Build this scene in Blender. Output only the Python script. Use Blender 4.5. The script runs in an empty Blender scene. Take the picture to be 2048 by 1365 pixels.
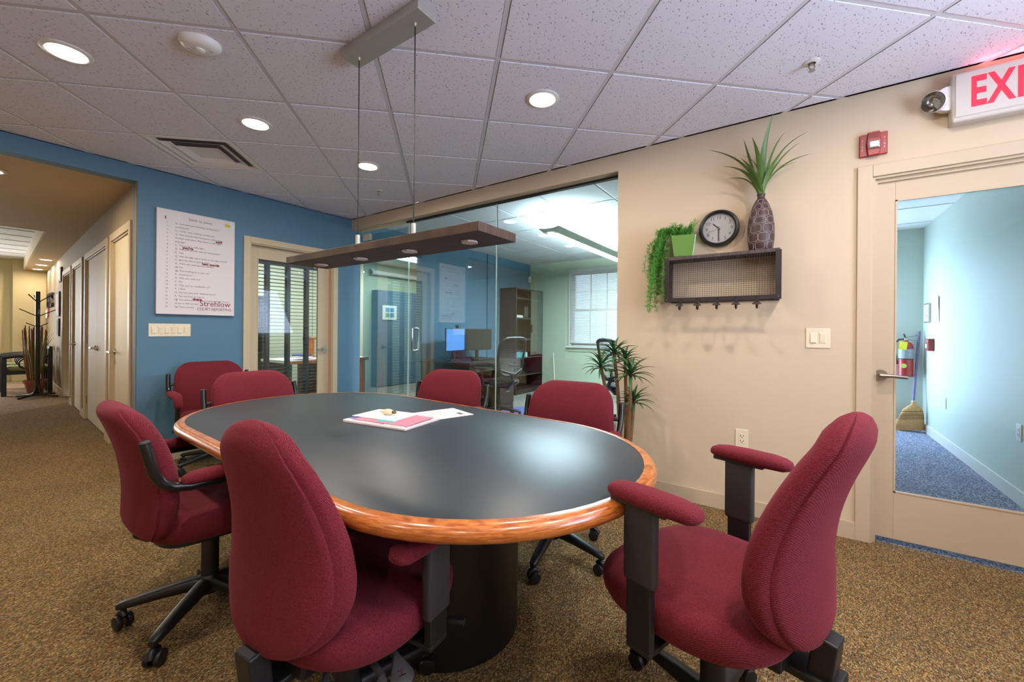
import bpy, bmesh, math, random
from mathutils import Vector, Matrix
random.seed(7)
PI = math.pi
scn = bpy.context.scene
COL = scn.collection

# ------------------------------------------------------------------ camera
cam_d = bpy.data.cameras.new('camera')
cam_d.sensor_fit = 'HORIZONTAL'
cam_d.sensor_width = 36.0
cam_d.lens = 817.56 / 2048 * 36.0
cam_d.shift_y = -20.65 / 2048
cam_d.clip_start = 0.02
cam = bpy.data.objects.new('camera', cam_d)
COL.objects.link(cam)
RP = Vector((0.8208, 0.5712, 0))
FW = Vector((-0.5712, 0.8208, 0))
ROLL = 0.008
cr = RP * math.cos(ROLL) + Vector((0, 0, math.sin(ROLL)))
cu = -RP * math.sin(ROLL) + Vector((0, 0, math.cos(ROLL)))
m = Matrix((cr, cu, -FW)).transposed().to_4x4()
m.translation = Vector((4.602, -3.065, 1.185))
cam.matrix_world = m
scn.camera = cam

# ------------------------------------------------------------------ world, daylight, exposure
world = bpy.data.worlds.new('world')
scn.world = world
world.use_nodes = True
wn = world.node_tree.nodes
wn['Background'].inputs[0].default_value = (0.72, 0.86, 1.0, 1)
wn['Background'].inputs[1].default_value = 1.7
scn.view_settings.view_transform = 'Standard'
scn.view_settings.look = 'None'
scn.view_settings.exposure = 0.0
scn.view_settings.gamma = 1.0
scn.view_settings.use_curve_mapping = False
scn.cycles.max_bounces = 6
scn.cycles.diffuse_bounces = 3
scn.cycles.adaptive_threshold = 0.055
scn.cycles.use_light_tree = False
scn.cycles.glossy_bounces = 3
scn.cycles.transparent_max_bounces = 10
scn.cycles.sample_clamp_indirect = 6.0
scn.cycles.caustics_reflective = False
scn.cycles.caustics_refractive = False


def area(name, loc, size, power, color, aim, shape='RECTANGLE', sy=None, spread=PI, parent=None):
    d = bpy.data.lights.new(name, 'AREA')
    d.shape = shape
    d.size = size
    if sy:
        d.size_y = sy
    d.energy = power
    d.color = color
    d.spread = spread
    o = bpy.data.objects.new(name, d)
    COL.objects.link(o)
    o.location = loc
    o.rotation_euler = Vector(aim).to_track_quat('-Z', 'Y').to_euler()
    if parent:
        o.parent = parent
    return o


DAY = (0.62, 0.80, 1.0)
CAN_POWER = 13.2
CAN_COL = (1.0, 0.89, 0.77)
# daylight of the entry's outer door; the other two lamps are added
area('daylight_entry_door', (5.05, 3.85, 1.15), 0.7, 64, (0.48, 0.70, 1.0), (0.45, -1, -0.05), sy=1.7)
area('added_side_daylight', (6.70, -1.7, 1.65), 1.6, 105, (0.64, 0.74, 1.0), (-1, -0.3, 0.55), sy=1.3)  # added from the unseen side to bring bluish light onto the ceiling
area('reception_fill', (-8.9, -3.6, 1.5), 1.4, 110, (0.9, 0.95, 1.0), (1, 0.15, -0.1), sy=1.5)  # added fill at the hall end; no window stands behind it

HC = 2.569     # ceiling height


# ------------------------------------------------------------------ materials
def lin(c):
    return tuple(((v / 255) / 12.92 if v / 255 <= 0.04045 else ((v / 255 + 0.055) / 1.055) ** 2.4) for v in c)


def newmat(name):
    mt = bpy.data.materials.new(name)
    mt.use_nodes = True
    nt = mt.node_tree
    return mt, nt, nt.nodes, nt.links, nt.nodes['Principled BSDF']


def mat(name, col, rough=0.6, metal=0.0, spec=0.5, var=0.0, vscale=6.0, bump=0.0, bscale=80.0, emit=None, estr=1.0, coord='Object', coat=0.0):
    mt, nt, N, L, b = newmat(name)
    c = (*lin(col), 1)
    b.inputs['Base Color'].default_value = c
    b.inputs['Roughness'].default_value = rough
    b.inputs['Metallic'].default_value = metal
    b.inputs['Specular IOR Level'].default_value = spec
    b.inputs['Coat Weight'].default_value = coat
    tc = N.new('ShaderNodeTexCoord')
    if var > 0:
        nz = N.new('ShaderNodeTexNoise')
        nz.inputs['Scale'].default_value = vscale
        nz.inputs['Detail'].default_value = 4
        L.new(tc.outputs[coord], nz.inputs['Vector'])
        mx = N.new('ShaderNodeMix')
        mx.data_type = 'RGBA'
        mx.inputs['A'].default_value = tuple(x * (1 - var) for x in c[:3]) + (1,)
        mx.inputs['B'].default_value = tuple(min(1, x * (1 + var)) for x in c[:3]) + (1,)
        L.new(nz.outputs['Fac'], mx.inputs['Factor'])
        L.new(mx.outputs['Result'], b.inputs['Base Color'])
    if bump > 0:
        n2 = N.new('ShaderNodeTexNoise')
        n2.inputs['Scale'].default_value = bscale
        n2.inputs['Detail'].default_value = 3
        L.new(tc.outputs[coord], n2.inputs['Vector'])
        bp = N.new('ShaderNodeBump')
        bp.inputs['Strength'].default_value = bump
        bp.inputs['Distance'].default_value = 0.004
        L.new(n2.outputs['Fac'], bp.inputs['Height'])
        L.new(bp.outputs['Normal'], b.inputs['Normal'])
    if emit:
        b.inputs['Emission Color'].default_value = (*lin(emit), 1)
        b.inputs['Emission Strength'].default_value = estr
        mt.cycles.emission_sampling = 'NONE'     # the lamps themselves are sampled as lights
    return mt


def glass_mat(name, tint, ior=1.5, rough=0.0, haze=0.0):
    mt, nt, N, L, b = newmat(name)
    N.remove(b)
    out = N['Material Output']
    tr = N.new('ShaderNodeBsdfTransparent')
    tr.inputs[0].default_value = (*tint, 1)
    gl = N.new('ShaderNodeBsdfGlossy')
    gl.inputs['Roughness'].default_value = rough
    lw = N.new('ShaderNodeLayerWeight')      # reflectance that rises with the angle, alike on both faces of the pane
    lw.inputs['Blend'].default_value = 0.5
    pw = N.new('ShaderNodeMath')
    pw.operation = 'POWER'
    pw.inputs[1].default_value = 1.7
    fr = N.new('ShaderNodeMath')
    fr.operation = 'MULTIPLY_ADD'
    fr.inputs[1].default_value = 0.9
    fr.inputs[2].default_value = 0.05
    L.new(lw.outputs['Facing'], pw.inputs[0])
    L.new(pw.outputs[0], fr.inputs[0])
    mx = N.new('ShaderNodeMixShader')
    L.new(fr.outputs[0], mx.inputs[0])
    L.new(tr.outputs[0], mx.inputs[1])
    L.new(gl.outputs[0], mx.inputs[2])
    L.new(mx.outputs[0], out.inputs['Surface'])
    return mt


def ramp(N, stops, interp='LINEAR'):
    r = N.new('ShaderNodeValToRGB')
    cr_ = r.color_ramp
    cr_.interpolation = interp
    while len(cr_.elements) < len(stops):
        cr_.elements.new(0.5)
    for e, (p, c) in zip(cr_.elements, stops):
        e.position = p
        e.color = (*lin(c), 1)
    return r


def carpet_mat(name, cols, scale=230):
    mt, nt, N, L, b = newmat(name)
    b.inputs['Roughness'].default_value = 0.95
    b.inputs['Specular IOR Level'].default_value = 0.1
    tc = N.new('ShaderNodeTexCoord')
    mp = N.new('ShaderNodeMapping')
    mp.inputs['Rotation'].default_value = (0, 0, 0.5)
    mp.inputs['Scale'].default_value = (1.0, 0.62, 1)
    L.new(tc.outputs['Object'], mp.inputs['Vector'])
    vo = N.new('ShaderNodeTexVoronoi')
    vo.inputs['Scale'].default_value = scale
    L.new(mp.outputs[0], vo.inputs['Vector'])
    sp = N.new('ShaderNodeSeparateColor')
    L.new(vo.outputs['Color'], sp.inputs[0])
    r = ramp(N, cols, 'CONSTANT')
    L.new(sp.outputs[0], r.inputs[0])
    nz = N.new('ShaderNodeTexNoise')
    nz.inputs['Scale'].default_value = 2.2
    nz.inputs['Detail'].default_value = 5
    L.new(tc.outputs['Object'], nz.inputs['Vector'])
    mr = N.new('ShaderNodeMapRange')
    mr.inputs['To Min'].default_value = 0.8
    mr.inputs['To Max'].default_value = 1.2
    L.new(nz.outputs['Fac'], mr.inputs['Value'])
    mu = N.new('ShaderNodeMix')
    mu.data_type = 'RGBA'
    mu.blend_type = 'MULTIPLY'
    mu.inputs['Factor'].default_value = 1
    L.new(r.outputs[0], mu.inputs['A'])
    L.new(mr.outputs[0], mu.inputs['B'])
    L.new(mu.outputs['Result'], b.inputs['Base Color'])
    bp = N.new('ShaderNodeBump')
    bp.inputs['Strength'].default_value = 0.9
    bp.inputs['Distance'].default_value = 0.004
    L.new(vo.outputs['Distance'], bp.inputs['Height'])
    bp.invert = True
    L.new(bp.outputs['Normal'], b.inputs['Normal'])
    return mt


def tile_mat(name):
    mt, nt, N, L, b = newmat(name)
    b.inputs['Roughness'].default_value = 0.95
    b.inputs['Specular IOR Level'].default_value = 0.1
    tc = N.new('ShaderNodeTexCoord')
    n1 = N.new('ShaderNodeTexNoise')
    n1.inputs['Scale'].default_value = 130
    n1.inputs['Detail'].default_value = 1.5
    mp = N.new('ShaderNodeMapping')
    mp.inputs['Rotation'].default_value = (0, 0, 0.77)
    mp.inputs['Scale'].default_value = (1, 0.55, 1)
    L.new(tc.outputs['Object'], mp.inputs['Vector'])
    L.new(mp.outputs[0], n1.inputs['Vector'])
    r = ramp(N, [(0.0, (146, 142, 148)), (0.30, (146, 142, 148)), (0.345, (234, 232, 242)), (1.0, (240, 238, 248))])
    L.new(n1.outputs['Fac'], r.inputs[0])
    L.new(r.outputs[0], b.inputs['Base Color'])
    bp = N.new('ShaderNodeBump')
    bp.inputs['Strength'].default_value = 0.5
    bp.inputs['Distance'].default_value = 0.003
    L.new(r.outputs[0], bp.inputs['Height'])
    L.new(bp.outputs['Normal'], b.inputs['Normal'])
    return mt


def fabric_mat(name, c1, c2, rib=800):
    mt, nt, N, L, b = newmat(name)
    b.inputs['Roughness'].default_value = 0.9
    b.inputs['Specular IOR Level'].default_value = 0.15
    b.inputs['Sheen Weight'].default_value = 0.18
    b.inputs['Sheen Roughness'].default_value = 0.45
    b.inputs['Sheen Tint'].default_value = (*lin((225, 120, 130)), 1)
    tc = N.new('ShaderNodeTexCoord')
    nz = N.new('ShaderNodeTexNoise')
    nz.inputs['Scale'].default_value = 300
    nz.inputs['Detail'].default_value = 3
    L.new(tc.outputs['Object'], nz.inputs['Vector'])
    wv = N.new('ShaderNodeTexWave')
    wv.bands_direction = 'DIAGONAL'
    wv.inputs['Scale'].default_value = rib / 6.283
    wv.inputs['Distortion'].default_value = 0.6
    L.new(tc.outputs['Object'], wv.inputs['Vector'])
    ad = N.new('ShaderNodeMath')
    ad.operation = 'MULTIPLY_ADD'
    ad.inputs[1].default_value = 0.28
    L.new(wv.outputs['Fac'], ad.inputs[0])
    ml = N.new('ShaderNodeMath')
    ml.operation = 'MULTIPLY'
    ml.inputs[1].default_value = 0.8
    L.new(nz.outputs['Fac'], ml.inputs[0])
    L.new(ml.outputs[0], ad.inputs[2])
    r = ramp(N, [(0.25, c1), (0.75, c2)])
    L.new(ad.outputs[0], r.inputs[0])
    L.new(r.outputs[0], b.inputs['Base Color'])
    bp = N.new('ShaderNodeBump')
    bp.inputs['Strength'].default_value = 0.45
    bp.inputs['Distance'].default_value = 0.002
    L.new(ad.outputs[0], bp.inputs['Height'])
    L.new(bp.outputs['Normal'], b.inputs['Normal'])
    return mt


def wood_mat(name, c1, c2, scale=(1, 1, 1), rough=0.35, wscale=9.0, coat=0.3):
    mt, nt, N, L, b = newmat(name)
    b.inputs['Roughness'].default_value = rough
    b.inputs['Coat Weight'].default_value = coat
    b.inputs['Coat Roughness'].default_value = 0.15
    tc = N.new('ShaderNodeTexCoord')
    mp = N.new('ShaderNodeMapping')
    mp.inputs['Scale'].default_value = scale
    L.new(tc.outputs['Object'], mp.inputs['Vector'])
    nz = N.new('ShaderNodeTexNoise')
    nz.inputs['Scale'].default_value = wscale
    nz.inputs['Detail'].default_value = 6
    nz.inputs['Distortion'].default_value = 0.8
    L.new(mp.outputs[0], nz.inputs['Vector'])
    r = ramp(N, [(0.36, c1), (0.62, c2)])
    L.new(nz.outputs['Fac'], r.inputs[0])
    L.new(r.outputs[0], b.inputs['Base Color'])
    return mt


M = {}
M['cream'] = mat('cream_paint', (210, 190, 161), 0.75, var=0.03, vscale=2.5, bump=0.06, bscale=160)
M['blue'] = mat('blue_paint', (84, 122, 146), 0.6, var=0.03, vscale=2.0, bump=0.06, bscale=160)
M['trim'] = mat('cream_trim_paint', (200, 181, 152), 0.45, spec=0.4, var=0.02, vscale=8)
M['white'] = mat('white_plastic', (232, 228, 222), 0.4)
M['ivory'] = mat('ivory_plastic', (233, 219, 190), 0.4)
M['tan'] = mat('tan_paint', (184, 156, 106), 0.75, bump=0.06, bscale=160)
M['hallwall'] = mat('hall_greige_paint', (142, 122, 94), 0.7, bump=0.06, bscale=160)
M['yellowwall'] = mat('pale_yellow_paint', (206, 194, 156), 0.75)
M['green'] = mat('pale_green_paint', (196, 206, 178), 0.75, bump=0.05, bscale=160)
M['vest'] = mat('entry_pale_paint', (200, 208, 196), 0.6, bump=0.05, bscale=160)
M['tile'] = tile_mat('acoustic_tile')
M['tbar'] = mat('ceiling_grid_metal', (214, 212, 216), 0.5)
M['ceilback'] = mat('plenum_grey', (120, 116, 116), 0.9)
M['carpet'] = carpet_mat('brown_flecked_carpet', [(0.0, (80, 62, 42)), (0.14, (124, 98, 60)), (0.30, (150, 120, 76)), (0.45, (104, 86, 58)), (0.58, (168, 138, 90)), (0.70, (96, 92, 82)), (0.80, (132, 78, 56)), (0.87, (120, 112, 66)), (0.94, (184, 158, 112))], 270)
M['carpet_grey'] = carpet_mat('grey_office_carpet', [(0.0, (110, 108, 104)), (0.3, (146, 142, 132)), (0.6, (172, 166, 152)), (0.85, (128, 126, 128))], 165)
M['carpet_daytint'] = carpet_mat('day_tinted_entry_carpet', [(0.0, (96, 104, 124)), (0.3, (134, 142, 164)), (0.6, (164, 170, 190)), (0.8, (140, 130, 156)), (0.9, (186, 190, 204))], 165)  # blue cast of the daylight is mixed into these carpet colours
M['glass'] = glass_mat('clear_glass', (0.90, 0.965, 0.965))
M['glassdoor'] = glass_mat('door_glass', (0.80, 0.93, 0.945))
M['glassclear'] = glass_mat('thin_clear_glass', (0.97, 0.985, 0.985))
M['glassedge'] = mat('polished_glass_edge', (205, 232, 228), 0.15, spec=0.8, emit=None)
M['black'] = mat('black_plastic', (24, 23, 24), 0.42, bump=0.08, bscale=500)
M['blacktube'] = mat('black_enamel_tube', (22, 21, 22), 0.25, spec=0.6)
M['greyplastic'] = mat('dark_grey_plastic', (52, 49, 50), 0.5, bump=0.1, bscale=400)
M['red'] = fabric_mat('burgundy_fabric', (70, 20, 29), (124, 42, 52))
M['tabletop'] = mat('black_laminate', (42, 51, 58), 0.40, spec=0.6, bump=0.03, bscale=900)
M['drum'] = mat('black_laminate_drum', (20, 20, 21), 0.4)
M['chrome'] = mat('chrome', (205, 205, 208), 0.15, metal=1)
M['nickel'] = mat('brushed_nickel', (170, 164, 156), 0.32, metal=1)
M['alu'] = mat('brushed_aluminium', (196, 194, 186), 0.45, metal=0.7)
M['paper'] = mat('white_paper', (240, 238, 232), 0.7)
M['pink'] = mat('pink_card', (226, 130, 150), 0.6)
M['purple'] = mat('purple_card', (100, 96, 160), 0.6)
M['teal'] = mat('teal_card', (70, 190, 190), 0.5)
M['darkwood'] = wood_mat('espresso_wood', (28, 24, 24), (44, 37, 35), (1, 6, 1), 0.45, 5, 0.1)
M['lampwood'] = wood_mat('walnut_lamp_wood', (54, 39, 32), (88, 64, 51), (2, 60, 2), 0.5, 3, 0.0)
M['ink'] = mat('grey_ink', (92, 88, 96), 0.8)
M['redink'] = mat('dark_red_ink', (126, 24, 38), 0.8)
M['can_lens'] = mat('lit_downlight_lens', (255, 250, 240), 0.4, emit=(255, 244, 226), estr=14)
M['lit'] = mat('lit_lamp_lens', (255, 255, 255), 0.4, emit=(235, 246, 255), estr=9)
M['led'] = mat('pendant_lens', (236, 222, 212), 0.4)


# ------------------------------------------------------------------ mesh helpers
class MB:
    def __init__(self):
        self.v, self.f = [], []

    def add(self, vs, fs):
        o = len(self.v)
        self.v += [tuple(p) for p in vs]
        self.f += [tuple(i + o for i in f) for f in fs]
        return self

    def box(self, x0, x1, y0, y1, z0, z1):
        return self.add([(x0, y0, z0), (x1, y0, z0), (x1, y1, z0), (x0, y1, z0), (x0, y0, z1), (x1, y0, z1), (x1, y1, z1), (x0, y1, z1)],
                        [(3, 2, 1, 0), (4, 5, 6, 7), (0, 1, 5, 4), (1, 2, 6, 5), (2, 3, 7, 6), (3, 0, 4, 7)])

    def obox(self, c, s, rot):
        x, y, z = s[0] / 2, s[1] / 2, s[2] / 2
        o = len(self.v)
        self.box(-x, x, -y, y, -z, z)
        R = rot if isinstance(rot, Matrix) else Matrix.Rotation(rot, 3, 'Z')
        for i in range(o, len(self.v)):
            self.v[i] = tuple(R @ Vector(self.v[i]) + Vector(c))
        return self

    def bar(self, a, b, w, h, up=(0, 0, 1)):
        a, b = Vector(a), Vector(b)
        y = (b - a)
        ln = y.length
        y.normalize()
        x = y.cross(Vector(up))
        if x.length < 1e-4:
            x = Vector((1, 0, 0))
        x.normalize()
        z = x.cross(y)
        return self.obox((a + b) / 2, (w, ln, h), Matrix((x, y, z)).transposed())

    def rings(self, loops, cap0=True, cap1=True, closed=False):
        n = len(loops[0])
        o = len(self.v)
        for l in loops:
            self.v += [tuple(p) for p in l]
        K = len(loops)
        for k in range(K if closed else K - 1):
            a, b = o + k * n, o + ((k + 1) % K) * n
            for i in range(n):
                j = (i + 1) % n
                self.f.append((a + i, a + j, b + j, b + i))
        if not closed:
            if cap0:
                self.f.append(tuple(o + i for i in reversed(range(n))))
            if cap1:
                self.f.append(tuple(o + (K - 1) * n + i for i in range(n)))
        return self

    def tube(self, pts, r, n=8, closed=False, caps=True):
        P = [Vector(p) for p in pts]
        K = len(P)
        T = []
        for i in range(K):
            a = P[i - 1] if (i > 0 or closed) else P[i]
            b = P[(i + 1) % K] if (i < K - 1 or closed) else P[i]
            T.append((b - a).normalized())
        ref = Vector((0, 0, 1)) if abs(T[0].z) < 0.9 else Vector((1, 0, 0))
        u = T[0].cross(ref).normalized()
        loops = []
        for i in range(K):
            u = (u - T[i] * u.dot(T[i])).normalized()
            w = T[i].cross(u)
            rr = r[i] if isinstance(r, (list, tuple)) else r
            loops.append([P[i] + (u * math.cos(2 * PI * k / n) + w * math.sin(2 * PI * k / n)) * rr for k in range(n)])
        return self.rings(loops, caps, caps, closed)

    def cyl(self, a, b, r0, r1=None, n=20):
        return self.tube([a, b], [r0, r0 if r1 is None else r1], n)

    def lathe(self, prof, n=32, c=(0, 0, 0)):
        loops = [[(c[0] + r * math.cos(2 * PI * k / n), c[1] + r * math.sin(2 * PI * k / n), c[2] + z) for k in range(n)] for r, z in prof]
        return self.rings(loops)

    def prism(self, poly, z0, z1):
        n = len(poly)
        return self.rings([[(x, y, z0) for x, y in poly], [(x, y, z1) for x, y in poly]])

    def xform(self, mtx):
        self.v = [tuple(mtx @ Vector(p)) for p in self.v]
        return self

    def mesh(self, name, smooth=None, bevel=0, seg=2):
        me = bpy.data.meshes.new(name)
        me.from_pydata(self.v, [], self.f)
        bm = bmesh.new()
        bm.from_mesh(me)
        bmesh.ops.recalc_face_normals(bm, faces=bm.faces)
        if bevel > 0:
            es = [e for e in bm.edges if len(e.link_faces) == 2 and e.calc_face_angle(0) > 0.6]
            bmesh.ops.bevel(bm, geom=es, offset=bevel, segments=seg, profile=0.5, affect='EDGES', clamp_overlap=True)
        bm.to_mesh(me)
        bm.free()
        if smooth:
            me.shade_smooth()
            me.set_sharp_from_angle(angle=math.radians(smooth))
        return me

    def build(self, name, material, parent=None, smooth=None, bevel=0, seg=2):
        me = self.mesh(name, smooth, bevel, seg)
        me.materials.append(M[material] if isinstance(material, str) else material)
        o = bpy.data.objects.new(name, me)
        COL.objects.link(o)
        o.parent = parent
        return o


def inst(name, me, parent=None, loc=(0, 0, 0), rot=(0, 0, 0), scale=(1, 1, 1)):
    o = bpy.data.objects.new(name, me)
    COL.objects.link(o)
    o.parent = parent
    o.location = loc
    o.rotation_euler = rot
    o.scale = scale
    return o


def tag(o, label, cat, group=None):
    o['label'] = label
    o['category'] = cat
    if group:
        o['group'] = group
    return o


def thing(name, label, cat, loc=(0, 0, 0), rz=0.0, group=None):
    o = bpy.data.objects.new(name, None)
    o.empty_display_size = 0.1
    COL.objects.link(o)
    o.location = loc
    o.rotation_euler = (0, 0, rz)
    return tag(o, label, cat, group)


def struct(o, label=None):
    o['kind'] = 'structure'
    if label:
        o['label'] = label
    return o


def sroot(name, label, loc=(0, 0, 0), rz=0.0):
    o = bpy.data.objects.new(name, None)
    COL.objects.link(o)
    o.location = loc
    o.rotation_euler = (0, 0, rz)
    return struct(o, label)


def copy_tree(o, parent=None):
    c = o.copy()
    COL.objects.link(c)
    c.parent = parent
    for ch in list(o.children):
        copy_tree(ch, c)
    return c


def text(body, size, align='LEFT', extrude=0.0, bold=0.0, spacing=1.0):
    """text as plain mesh data (verts, faces) in its own XY plane"""
    cv = bpy.data.curves.new('lettering', 'FONT')
    cv.body = body
    cv.size = size
    cv.align_x = align
    cv.extrude = extrude
    cv.offset = bold
    cv.space_character = spacing
    cv.resolution_u = 3
    ob = bpy.data.objects.new('lettering', cv)
    COL.objects.link(ob)
    dg = bpy.context.evaluated_depsgraph_get()
    me = bpy.data.meshes.new_from_object(ob.evaluated_get(dg))
    vs = [tuple(v.co) for v in me.vertices]
    fs = [tuple(p.vertices) for p in me.polygons]
    bpy.data.objects.remove(ob)
    bpy.data.curves.remove(cv)
    bpy.data.meshes.remove(me)
    return vs, fs


def put_text(mb, body, size, o, xd, yd, align='LEFT', bold=0.0, spacing=1.0, sx=1.0, extrude=0.0):
    vs, fs = text(body, size, align, extrude, bold, spacing)
    o, xd, yd = Vector(o), Vector(xd), Vector(yd)
    zd = xd.cross(yd)
    mb.add([o + xd * (v[0] * sx) + yd * v[1] + zd * v[2] for v in vs], fs)
    return mb


def superloop(cx, cy, z, a, b, n=40, e=2.0):
    out = []
    for k in range(n):
        t = 2 * PI * k / n
        c, s = math.cos(t), math.sin(t)
        out.append((cx + a * math.copysign(abs(c) ** (2 / e), c), cy + b * math.copysign(abs(s) ** (2 / e), s), z))
    return out


def lerp_pts(tab, x):
    for (x0, y0), (x1, y1) in zip(tab, tab[1:]):
        if x <= x1:
            t = (x - x0) / (x1 - x0)
            return y0 + (y1 - y0) * t
    return tab[-1][1]


def arc(p0, p1, p2, n=10):
    a, b, c = Vector(p0), Vector(p1), Vector(p2)
    return [a * (1 - t) ** 2 + b * 2 * t * (1 - t) + c * t * t for t in [i / n for i in range(n + 1)]]


# ================================================================== THE SETTING
def walls(name, mt, boxes, label=None):
    b = MB()
    for q in boxes:
        b.box(*q)
    return struct(b.build(name, mt), label)


BW = 0.12
WT = 0.16
walls('floor', 'carpet', [(-4.0, 6.8, -5.6, 0.05, -0.06, 0.0)], 'brown flecked loop carpet of the meeting area')
struct(MB().prism([(-4.0, -5.6), (-4.0, -1.74), (-4.9, -1.69), (-4.0, -2.62)][::-1], -0.06, 0.0).build('floor_hall_edge', 'carpet'))
M['carpet_hall'] = carpet_mat('tan_hall_carpet', [(0.0, (120, 98, 78)), (0.3, (150, 124, 98)), (0.6, (170, 146, 118)), (0.85, (136, 112, 90))], 165)
struct(MB().prism([(-9.7, -5.6), (-4.0, -5.6), (-4.0, -2.62), (-4.9, -1.69), (-9.7, -1.40)], -0.06, -0.001).build('floor_reception', 'carpet_hall'), 'lighter tan carpet at the far end of the hall')
walls('floor_office', 'carpet_grey', [(0.0, 4.4, 0.05, 4.17, -0.06, 0.0)])
walls('floor_side_room', 'carpet_grey', [(-2.6, 0.0, -1.3, 3.7, -0.06, 0.0)])
walls('floor_entry', 'carpet_daytint', [(4.55, 5.89, 0.05, 4.0, -0.06, 0.0)], 'grey carpet of the entry passage, tinted with the blue of daylight')

walls('wall_left', 'blue', [
    (-BW, 0, -2.036, -1.165, 0, HC), (-BW, 0, -1.165, -0.25, 2.075, HC), (-BW, 0, -0.25, 0.13, 0, HC),
    (-BW, 0, 0.13, 1.18, 2.28, HC), (-BW, 0, 1.18, 2.74, 0, HC), (-BW, 0.02, 2.74, 4.17, 0, HC),
    (-BW, 0, -4.5, -2.036, 2.43, HC), (-BW, 0, -5.6, -4.5, 0, HC)], 'blue painted wall with the framed door and hall opening')
walls('wall_right', 'cream', [
    (3.46, 4.945, 0, WT, 0, HC), (4.945, 5.862, 0, BW, 2.075, HC), (5.862, 6.8, 0, BW, 0, HC), (0, 3.46, 0, WT, 2.43, HC)],
    'cream painted wall with shelf and glazed door')
walls('wall_rear', 'cream', [(0, 6.8, -5.72, -5.6, 0, HC)])
walls('wall_side', 'cream', [(6.8, 6.92, -5.6, -2.6, 0, HC), (6.8, 6.92, -0.8, 0.12, 0, HC), (6.8, 6.92, -2.6, -0.8, 0, 0.95), (6.8, 6.92, -2.6, -0.8, 2.35, HC)])
walls('wall_office_far', 'green', [(0.02, 0.97, 4.17, 4.29, 0, HC), (2.07, 4.4, 4.17, 4.29, 0, HC), (0.97, 2.07, 4.17, 4.29, 0, 0.90), (0.97, 2.07, 4.17, 4.29, 2.33, HC)],
      'pale green far wall of the glazed office')
walls('wall_office_side', 'green', [(4.4, 4.55, 0.12, 4.17, 0, HC)])
walls('wall_entry_side', 'vest', [(5.89, 6.0, 0.12, 4.1, 0, 2.6)], 'pale blue green wall of the entry passage')
walls('wall_entry_end', 'vest', [(5.52, 5.89, 4.0, 4.1, 0, 2.6), (4.55, 4.62, 4.0, 4.1, 0, 2.6), (4.62, 5.52, 4.0, 4.1, 2.1, 2.6)])
walls('wall_side_room', 'green', [(-2.72, -2.6, -1.3, 3.7, 0, HC), (-2.6, -BW, 3.7, 3.8, 0, HC), (-2.6, -BW, -1.4, -1.3, 0, HC)])
walls('ceiling_side_room', 'white', [(-2.72, -BW, -1.4, 3.8, HC, HC + 0.05)])
walls('ceiling_entry', 'white', [(4.55, 5.89, 0.12, 4.0, 2.5, 2.55)])
cen = bpy.data.objects['ceiling_entry']
for k in range(5):
    MB().box(4.56, 5.885, 0.4 + k * 0.8, 0.418 + k * 0.8, 2.494, 2.5).build('grid_bar', 'tbar', cen)

# baseboards
walls('baseboard_right', 'trim', [(3.46, 4.885, -0.013, 0.0, 0, 0.098), (5.925, 6.8, -0.013, 0.0, 0, 0.098)])
walls('baseboard_left', 'trim', [(0, 0.013, -2.03, -1.225, 0, 0.098), (0, 0.013, -0.19, 0.0, 0, 0.098)])
walls('baseboard_entry', 'white', [(5.877, 5.89, 0.14, 4.0, 0, 0.1), (5.53, 5.877, 3.987, 4.0, 0, 0.1)])
walls('baseboard_office', 'trim', [(0.02, 4.4, 4.157, 4.17, 0, 0.1), (0.02, 0.033, 1.2, 4.157, 0, 0.1)])


# ---- suspended ceilings: each tile and each bar of the grid is a piece
def clip(poly, nx, ny, d):
    out = []
    for i in range(len(poly)):
        a, b = poly[i], poly[(i + 1) % len(poly)]
        da, db = a[0] * nx + a[1] * ny - d, b[0] * nx + b[1] * ny - d
        if da <= 0:
            out.append(a)
        if (da < 0 < db) or (db < 0 < da):
            t = da / (da - db)
            out.append((a[0] + (b[0] - a[0]) * t, a[1] + (b[1] - a[1]) * t))
    return out


def cliprect(poly, x0, x1, y0, y1):
    for nx, ny, d in ((1, 0, x1), (-1, 0, -x0), (0, 1, y1), (0, -1, -y0)):
        if len(poly) < 3:
            return []
        poly = clip(poly, nx, ny, d)
    return poly if len(poly) >= 3 else []


def parea(p):
    return abs(sum(p[i][0] * p[(i + 1) % len(p)][1] - p[(i + 1) % len(p)][0] * p[i][1] for i in range(len(p)))) / 2


def grid_ceiling(root, O, e1, e2, rect, z, skip=(), rng=range(-14, 15), drop=0.006):
    O, e1, e2 = Vector(O), Vector(e1), Vector(e2)
    L1 = e1.length
    g = 0.0140 / L1
    for i in rng:
        for j in rng:
            if (i, j) in skip:
                continue
            P = [O + e1 * (i + a) + e2 * (j + b) for a, b in ((g, g), (1 - g, g), (1 - g, 1 - g), (g, 1 - g))]
            poly = cliprect([(p.x, p.y) for p in P], *rect)
            if poly and parea(poly) > 0.003:
                MB().prism(poly, z - drop, z + 0.012).build('ceiling_tile', 'tile', root)
    w = 0.0115 / L1
    for i in rng:
        for ea, eb, lo in ((e1, e2, 0.0030), (e2, e1, 0.0022)):
            n0, n1 = rng[0], rng[-1] + 1
            P = [O + ea * (i - w) + eb * n0, O + ea * (i + w) + eb * n0, O + ea * (i + w) + eb * n1, O + ea * (i - w) + eb * n1]
            poly = cliprect([(p.x, p.y) for p in P], *rect)
            if poly:
                MB().prism(poly, z - lo, z + 0.01).build('grid_bar', 'tbar', root)


GO, G1, G2 = Vector((2.027, -2.674)), Vector((0.440, 0.422)), Vector((-0.422, 0.440))


def gcell(i, j):
    p = GO + G1 * (i + 0.5) + G2 * (j + 0.5)
    return p.x, p.y


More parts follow.
